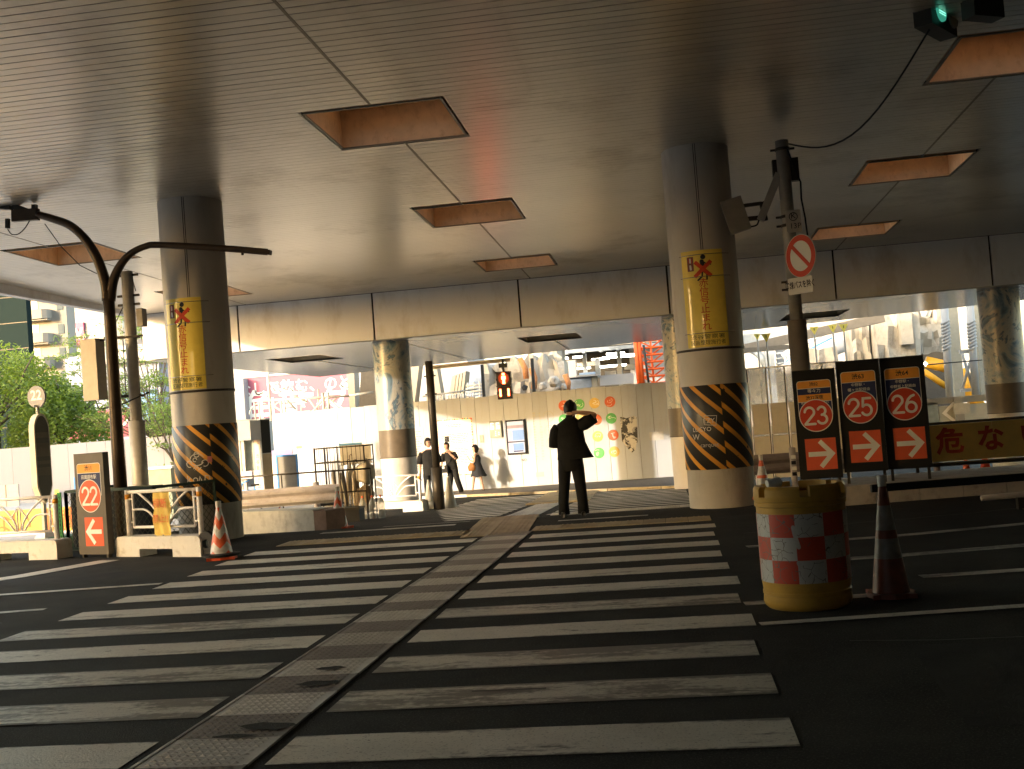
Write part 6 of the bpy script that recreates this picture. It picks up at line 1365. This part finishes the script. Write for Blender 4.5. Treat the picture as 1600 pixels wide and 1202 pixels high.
# ================================================================ PEOPLE
def skinned(name, J, E, mat, parent, sub=2):
    me = bpy.data.meshes.new('sk'); names = list(J); me.from_pydata([J[n][0] for n in names], [(names.index(a), names.index(b)) for a, b in E], [])
    o = bpy.data.objects.new('sk', me); COL.objects.link(o); md = o.modifiers.new('s', 'SKIN'); md.use_smooth_shade = True; md.branch_smoothing = .3
    for i, n in enumerate(names):
        r = J[n][1]; v = me.skin_vertices[0].data[i]; v.radius = r if isinstance(r, tuple) else (r, r); v.use_root = (n == 'pelvis' or n == names[0] and 'pelvis' not in J)
    sd = o.modifiers.new('d', 'SUBSURF'); sd.levels = sub
    dg = bpy.context.evaluated_depsgraph_get(); dg.update(); m2 = bpy.data.meshes.new_from_object(o.evaluated_get(dg)); m2.name = name
    bpy.data.objects.remove(o); bpy.data.meshes.remove(me); m2.materials.clear(); m2.materials.append(mat); m2.polygons.foreach_set('use_smooth', [True]*len(m2.polygons))
    return obj(name, m2, parent)
def hand(J, E, wrist, palm_dir, side, curl, tag_, k=1.):
    # palm and five separate fingers, unequal and bent
    w = Vector(J[wrist][0]); d = Vector(palm_dir).normalized(); s_ = Vector(side).normalized(); n = d.cross(s_).normalized(); c = w+d*.045*k
    J['palm'+tag_] = (tuple(c), (.030*k, .018*k)); E.append((wrist, 'palm'+tag_))
    for i, (off, ln) in enumerate(((-.027, .058), (-.009, .07), (.009, .076), (.027, .066))):
        a = c+d*.04*k+s_*off*k; b = a+(d*cos(curl*.6)+n*sin(curl*.6))*ln*.55*k; e = b+(d*cos(curl*1.5)+n*sin(curl*1.5))*ln*.5*k
        for q_, p_, rr_ in (('a', a, .0095), ('b', b, .0085), ('c', e, .0065)): J[tag_+str(i)+q_] = (tuple(p_), rr_*k)
        E += [('palm'+tag_, tag_+str(i)+'a'), (tag_+str(i)+'a', tag_+str(i)+'b'), (tag_+str(i)+'b', tag_+str(i)+'c')]
    a = c-s_*.038*k+d*.005*k; b = a-s_*.02*k+d*.03*k+n*.01*k; J[tag_+'t'] = (tuple(a), .011*k); J[tag_+'u'] = (tuple(b), .008*k); E += [('palm'+tag_, tag_+'t'), (tag_+'t', tag_+'u')]
def head(parent, c, yaw, k=1., hair='short', pitch=0.):
    c = Vector(c); rot = Matrix.Rotation(yaw, 3, 'Z') @ Matrix.Rotation(pitch, 3, 'X')      # local -Y is the face
    bm = bmesh.new(); bmesh.ops.create_uvsphere(bm, u_segments=28, v_segments=20, radius=1)
    for v in bm.verts:
        x, y, z = v.co; w = 1-.20*max(0, -z)**1.5; v.co = Vector((x*.074*w, y*.094*(1-.10*max(0, -z)), z*.115))
        if y < -.75: v.co.y += .008
        if abs(x) < .16 and -.28 < z < .12 and y < 0: v.co.y -= .020*(1-abs(x)/.16)*(1-abs(z+.12)/.2 if abs(z+.12) < .2 else 0)     # nose
        if abs(x) < .35 and -.62 < z < -.46 and y < 0: v.co.y -= .005                                                            # mouth and chin
    me = bpy.data.meshes.new('head'); 
    for v in bm.verts: v.co = rot @ (v.co*k)+c
    bm.to_mesh(me); bm.free(); me.materials.append(skin_m); me.polygons.foreach_set('use_smooth', [True]*len(me.polygons)); obj('head', me, parent)
    def bl(name, off, r, mat, flat=(1, 1, 1)):
        b2 = bmesh.new(); bmesh.ops.create_uvsphere(b2, u_segments=12, v_segments=8, radius=1)
        for v in b2.verts: v.co = rot @ (Vector((v.co.x*r*flat[0], v.co.y*r*flat[1], v.co.z*r*flat[2]))*k+Vector(off)*k)+c
        m_ = bpy.data.meshes.new(name); b2.to_mesh(m_); b2.free(); m_.materials.append(mat); m_.polygons.foreach_set('use_smooth', [True]*len(m_.polygons)); obj(name, m_, parent)
    for s_ in (-1, 1):
        bl('ear', (s_*.076, .008, -.005), .03, skin_m, (.35, .6, 1)); bl('eye', (s_*.028, -.083, .008), .010, ink, (1.3, .6, .7)); bl('eyebrow', (s_*.028, -.086, .028), .014, hair_m, (1.3, .4, .3))
    bl('mouth', (0, -.088, -.052), .018, M('lips', (.35, .12, .1), .5), (1.2, .35, .3))
    hb = bmesh.new(); bmesh.ops.create_icosphere(hb, subdivisions=4, radius=1); r_ = random.Random(11)
    low = -.5 if hair == 'short' else -1.05
    for v in list(hb.verts):
        x, y, z = v.co; front = y < -.35
        cut = .30 if front else (low if y > -.1 or abs(x) > .6 else .1)
        sc_ = 1.07+.035*sin(7*x+3*z)+.035*sin(9*y+5*z)+.06*r_.random()
        v.co = Vector((x*.088*sc_, y*.106*sc_+.004, z*.128*sc_+.006))
        if hair != 'short' and z < 0: v.co = Vector((x*.098*sc_, y*.108*sc_+.006, z*.155))
        v.tag = z < cut
    bmesh.ops.delete(hb, geom=[v for v in hb.verts if v.tag], context='VERTS')
    for v in hb.verts: v.co = rot @ (v.co*k)+c
    m_ = bpy.data.meshes.new('hair'); hb.to_mesh(m_); hb.free(); m_.materials.append(hair_m); m_.polygons.foreach_set('use_smooth', [True]*len(m_.polygons)); obj('hair', m_, parent)
def loft(m, rings, n=20):
    # rings: (centre, half width along x, half depth along y[, twist])
    k0 = len(m.v); 
    for r in rings:
        c, a, b = Vector(r[0]), r[1], r[2]; tw = r[3] if len(r) > 3 else 0.
        for i in range(n):
            t_ = 2*pi*i/n; x, y = a*cos(t_), b*sin(t_); m.v.append((c.x+x*cos(tw)-y*sin(tw), c.y+x*sin(tw)+y*cos(tw), c.z))
    for j in range(len(rings)-1):
        for i in range(n): m.f.append((k0+j*n+i, k0+j*n+(i+1) % n, k0+(j+1)*n+(i+1) % n, k0+(j+1)*n+i))
    return m
def shoe(parent, x, y, z, yaw, mat, k=1.):
    m_ = MB(); rings = []
    for t_, w_, h_ in ((-.09, .030, .07), (-.06, .038, .085), (0, .042, .08), (.07, .046, .05), (.13, .042, .035), (.17, .02, .025)):
        ring = [(w_*cos(a), t_, max(0, h_*.5+h_*.5*sin(a))) for a in [2*pi*i/12 for i in range(12)]]; rings.append(ring)
    for r in rings: m_.v += r
    for j in range(5):
        for i in range(12): m_.f.append((j*12+i, j*12+(i+1) % 12, (j+1)*12+(i+1) % 12, (j+1)*12+i))
    m_.f += [tuple(range(12)), tuple(range(60, 72))]
    m_.xf(lambda a, b, c: (x+(a*cos(yaw)-b*sin(yaw))*k, y+(a*sin(yaw)+b*cos(yaw))*k, z+c*k)); m_.build('shoe', mat, parent, True)
shoe_m = M('shoe_dark', (.03, .028, .026), .5); shoe_g = M('shoe_grey', (.16, .14, .12), .5)
# ---- the man in black, back to us, one arm behind his head
t = thing('person', 'man in loose black shirt and trousers seen from behind, one hand at his neck', 'person', (-1.5, 16.75, 0))
J = {'pelvis': ((0, 0, .90), (.13, .10)), 'belly': ((0, 0, 1.05), (.125, .09)), 'chest': ((.0, .0, 1.25), (.15, .10)), 'neckb': ((.03, .0, 1.41), (.07, .06)), 'neck': ((.05, .01, 1.49), .052),
     'shl': ((-.15, 0, 1.335), .048), 'ell': ((-.215, .07, 1.10), .042), 'wrl': ((-.10, .26, 1.14), .028), 'shr': ((.22, 0, 1.37), .06), 'elr': ((.44, -.03, 1.50), .045), 'wrr': ((.17, -.10, 1.555), .028),
     'hpl': ((-.09, 0, .86), .09), 'knl': ((-.13, -.01, .47), .06), 'anl': ((-.15, .02, .08), .04), 'hpr': ((.09, 0, .86), .09), 'knr': ((.12, -.01, .47), .06), 'anr': ((.13, 0, .08), .04)}
E_ = [('pelvis', 'belly'), ('belly', 'chest'), ('chest', 'neckb'), ('neckb', 'neck'), ('neckb', 'shl'), ('shl', 'ell'), ('ell', 'wrl'), ('neckb', 'shr'), ('shr', 'elr'), ('elr', 'wrr'), ('pelvis', 'hpl'), ('hpl', 'knl'), ('knl', 'anl'), ('pelvis', 'hpr'), ('hpr', 'knr'), ('knr', 'anr')]
hand(J, E_, 'wrr', (-1, -.05, .05), (0, .2, 1), .45, 'R'); hand(J, E_, 'wrl', (.8, .5, .2), (0, 0, 1), .8, 'L')
skinned('body', J, E_, skin_m, t)
head(t, (.055, .0, 1.60), R(180), 1.02, 'short', R(8))
sh = MB(); loft(sh, [((.02, .0, .86), .215, .135), ((.02, .0, .95), .205, .13), ((.015, .0, 1.1), .20, .125), ((.015, 0, 1.25), .215, .125), ((.02, 0, 1.34), .215, .12), ((.03, 0, 1.395), .185, .11), ((.04, .0, 1.445), .12, .088), ((.045, .005, 1.485), .072, .066)], 28)
for v_i, v in enumerate(sh.v):      # the hem swings out to the right
    x, y, z = v
    if z < 1.2 and x > 0: sh.v[v_i] = (x+(1.2-z)*.30*(x/.2), y-(1.2-z)*.06, z-(1.2-z)*.10*(x/.2)*-.2)
sh.tube([(-.14, 0, 1.35), (-.18, .01, 1.29), (-.205, .035, 1.18), (-.215, .06, 1.06)], [.085, .095, .098, .10], 16); sh.tube([(.15, 0, 1.34), (.25, 0, 1.375), (.34, -.01, 1.43), (.40, -.02, 1.465)], [.09, .10, .10, .098], 16)
sh.tube([(.045, .0, 1.45), (.052, .0, 1.52)], [.074, .068], 16); sh.build('shirt', cloth_m, t, True)
tr_ = MB(); loft(tr_, [((0, 0, .98), .165, .115), ((0, 0, .86), .182, .125), ((0, 0, .76), .192, .12), ((0, 0, .685), .195, .105)], 24)
for s_, kx, ax, ay in ((-1, -.125, -.155, .01), (1, .12, .135, 0)):
    tr_.tube([(s_*.085, 0, .86), (s_*.10, 0, .70), (s_*.118, -.01, .50), (ax, ay, .22), (ax, ay, .045)], [.10, .098, .086, .078, .086], 18)
tr_.build('trousers', cloth_m, t, True); shoe(t, -.16, .0, 0, R(-4), shoe_g, 1.05); shoe(t, .135, -.01, 0, R(4), shoe_m, 1.05)
t['kind'] = 'thing'

def person_small(label, loc, rz, J, E_, hands, hc, hyaw, hair, build_clothes, shoes, pitch=0.):
    t = thing('person', label, 'person', loc, rz)
    for h_ in hands: hand(J, E_, *h_)
    skinned('body', J, E_, skin_m, t, 1); head(t, hc, hyaw, 1., hair, pitch); build_clothes(t)
    for s_ in shoes: shoe(t, *s_)
    return t
EB = [('pelvis', 'belly'), ('belly', 'chest'), ('chest', 'neckb'), ('neckb', 'neck'), ('neckb', 'shl'), ('shl', 'ell'), ('ell', 'wrl'), ('neckb', 'shr'), ('shr', 'elr'), ('elr', 'wrr'), ('pelvis', 'hpl'), ('hpl', 'knl'), ('knl', 'anl'), ('pelvis', 'hpr'), ('hpr', 'knr'), ('knr', 'anr')]
# man leaning on the hoarding, hand to his face, legs crossed towards the right
gp = .06
J = {'pelvis': ((.05, 0, .90), (.12, .10)), 'belly': ((.02, 0, 1.05), .11), 'chest': ((-.02, 0, 1.24), (.14, .10)), 'neckb': ((-.05, 0, 1.40), .06), 'neck': ((-.07, -.02, 1.46), .05), 'shl': ((-.22, -.02, 1.34), .055), 'ell': ((-.27, -.04, 1.08), .04), 'wrl': ((-.33, -.10, .86), .028),
     'shr': ((.15, -.02, 1.34), .055), 'elr': ((.22, -.16, 1.15), .04), 'wrr': ((.01, -.20, 1.37), .028), 'hpl': ((-.04, 0, .86), .085), 'knl': ((-.02, -.08, .48), .06), 'anl': ((-.12, -.05, .08), .04), 'hpr': ((.13, 0, .86), .085), 'knr': ((.2, -.12, .48), .06), 'anr': ((.33, -.10, .08), .04)}
def c1(t):
    m_ = loft(MB(), [((.05, 0, .84), .19, .13), ((.02, 0, 1.05), .185, .125), ((-.02, 0, 1.25), .21, .12), ((-.03, 0, 1.34), .20, .11), ((-.05, 0, 1.42), .08, .07)], 20)
    m_.tube([(-.19, -.02, 1.34), (-.25, -.03, 1.2), (-.27, -.04, 1.08)], [.08, .085, .085], 12); m_.tube([(.13, -.02, 1.34), (.18, -.08, 1.25), (.22, -.14, 1.17)], [.08, .085, .085], 12); m_.build('shirt', cloth_m, t, True)
    m_ = loft(MB(), [((.05, 0, .95), .15, .12), ((.05, 0, .80), .17, .12)], 18); m_.tube([(-.03, 0, .84), (-.02, -.08, .48), (-.11, -.05, .06)], [.11, .09, .085], 14); m_.tube([(.12, 0, .84), (.2, -.12, .48), (.32, -.10, .06)], [.11, .09, .085], 14); m_.build('trousers', cloth_m, t, True)
    MB().tube([(.18, -.13, 1.33), (.0, -.16, 1.1), (-.18, -.15, .92)], .012, 5).build('bag_strap', ink, t, True); MB().box(-.3, -.08, -.24, -.14, .72, .96).build('bag', black_m, t); MB().box(-.24, -.17, -.245, -.238, .86, .94).build('bag_tag', white_m, t)
p = U(709, 773, 36.5)
person_small('man in black leaning on the hoarding with a hand to his mouth', (p.x, 36.35, gz(36.35)+.045), 0, J, list(EB), [('wrr', (-.6, -.1, .6), (0, 1, .2), .5, 'R'), ('wrl', (-.2, -.1, -1), (0, 1, 0), .5, 'L')], (-.09, -.02, 1.58), R(-25), 'short', c1, [(-.12, -.1, .0, R(160), shoe_m), (.36, -.14, .0, R(200), shoe_m)])
# woman in a sleeveless dark dress with a tan bag, walking left
J = {'pelvis': ((0, 0, .84), (.11, .09)), 'belly': ((.0, 0, .98), .09), 'chest': ((.01, 0, 1.14), (.11, .085)), 'neckb': ((.0, 0, 1.26), .05), 'neck': ((-.02, 0, 1.32), .04), 'shl': ((-.03, -.14, 1.22), .04), 'ell': ((-.06, -.17, 1.0), .032), 'wrl': ((-.22, -.12, 1.08), .022),
     'shr': ((.05, .12, 1.22), .04), 'elr': ((.04, .16, 1.0), .032), 'wrr': ((-.13, .1, 1.1), .022), 'hpl': ((-.03, -.07, .78), .075), 'knl': ((-.14, -.07, .44), .05), 'anl': ((-.20, -.07, .07), .032), 'hpr': ((.05, .07, .78), .075), 'knr': ((.08, .06, .44), .05), 'anr': ((.15, .05, .07), .032)}
def c2(t):
    m_ = loft(MB(), [((.02, 0, .52), .27, .22), ((.015, 0, .60), .24, .20), ((.01, 0, .80), .17, .16), ((.0, 0, .98), .125, .13), ((.01, 0, 1.12), .13, .14), ((.01, 0, 1.20), .09, .12), ((.0, 0, 1.245), .05, .07)], 26)
    for i_, v in enumerate(m_.v):
        x, y, z = v
        if z < .75: a = math.atan2(y, x); k = 1+.07*sin(7*a)*(.75-z)/.23; m_.v[i_] = (x*k, y*k, z+.02*sin(5*a)*(z < .55))
    m_.build('dress', M('dress_navy', (.02, .022, .028), .8, var=.2), t, True)
    MB().tube([(-.15, -.14, .98), (-.17, -.15, .86), (-.16, -.15, .72)], [(.05, .02), (.13, .05), (.11, .05)], 14).build('bag', leather_m, t, True); MB().tube([(-.10, -.15, .96), (-.04, -.13, 1.12), (.03, -.10, 1.23)], .010, 5).build('bag_strap', leather_m, t, True)
p = U(750, 770, 36.6)
person_small('woman in a short dark dress with a tan bag, standing by the hoarding', (p.x, 36.45, gz(36.45)+.045), 0, J, list(EB), [('wrl', (-.3, 0, .9), (0, 1, 0), .6, 'L'), ('wrr', (-.3, 0, .9), (0, 1, 0), .6, 'R')], (-.035, 0, 1.43), R(-75), 'bob', c2, [(-.22, -.07, 0, R(80), shoe_m, .9), (.13, .05, 0, R(80), shoe_m, .9)], R(4))
# man standing behind the signal mast
J = {'pelvis': ((0, 0, .94), (.12, .10)), 'belly': ((0, 0, 1.08), .11), 'chest': ((0, 0, 1.30), (.14, .10)), 'neckb': ((0, 0, 1.46), .06), 'neck': ((0, 0, 1.53), .05), 'shl': ((-.19, 0, 1.42), .055), 'ell': ((-.25, 0, 1.12), .042), 'wrl': ((-.26, -.03, .87), .028), 'shr': ((.19, 0, 1.42), .055), 'elr': ((.24, .02, 1.14), .042), 'wrr': ((.2, -.12, .93), .028),
     'hpl': ((-.09, 0, .90), .085), 'knl': ((-.10, 0, .50), .06), 'anl': ((-.10, 0, .08), .04), 'hpr': ((.09, 0, .9), .085), 'knr': ((.11, 0, .5), .06), 'anr': ((.12, 0, .08), .04)}
def c3(t):
    m_ = loft(MB(), [((0, 0, .84), .19, .13), ((0, 0, 1.1), .185, .125), ((0, 0, 1.32), .215, .12), ((0, 0, 1.42), .20, .11), ((0, 0, 1.49), .08, .07)], 20)
    m_.tube([(-.17, 0, 1.42), (-.23, 0, 1.28), (-.25, 0, 1.14)], [.08, .088, .09], 12); m_.tube([(.17, 0, 1.42), (.22, .0, 1.28), (.24, .01, 1.15)], [.08, .088, .09], 12); m_.build('shirt', cloth_m, t, True)
    m_ = loft(MB(), [((0, 0, .98), .15, .12), ((0, 0, .84), .17, .12)], 18); m_.tube([(-.09, 0, .88), (-.10, 0, .5), (-.10, 0, .06)], [.105, .085, .085], 14); m_.tube([(.09, 0, .88), (.11, 0, .5), (.12, 0, .06)], [.105, .085, .085], 14); m_.build('trousers', cloth_m, t, True)
p = U(671, 720, 28.2)
person_small('man in a black T-shirt half hidden behind the signal mast', (p.x, 28.2, gz(28.2)), 0, J, list(EB), [('wrl', (0, -.1, -1), (0, 1, 0), .4, 'L'), ('wrr', (-.1, -.5, -.8), (0, 1, 0), .4, 'R')], (0, 0, 1.66), R(40), 'short', c3, [(-.10, -.02, 0, R(170), shoe_m), (.12, -.02, 0, R(190), shoe_m)])
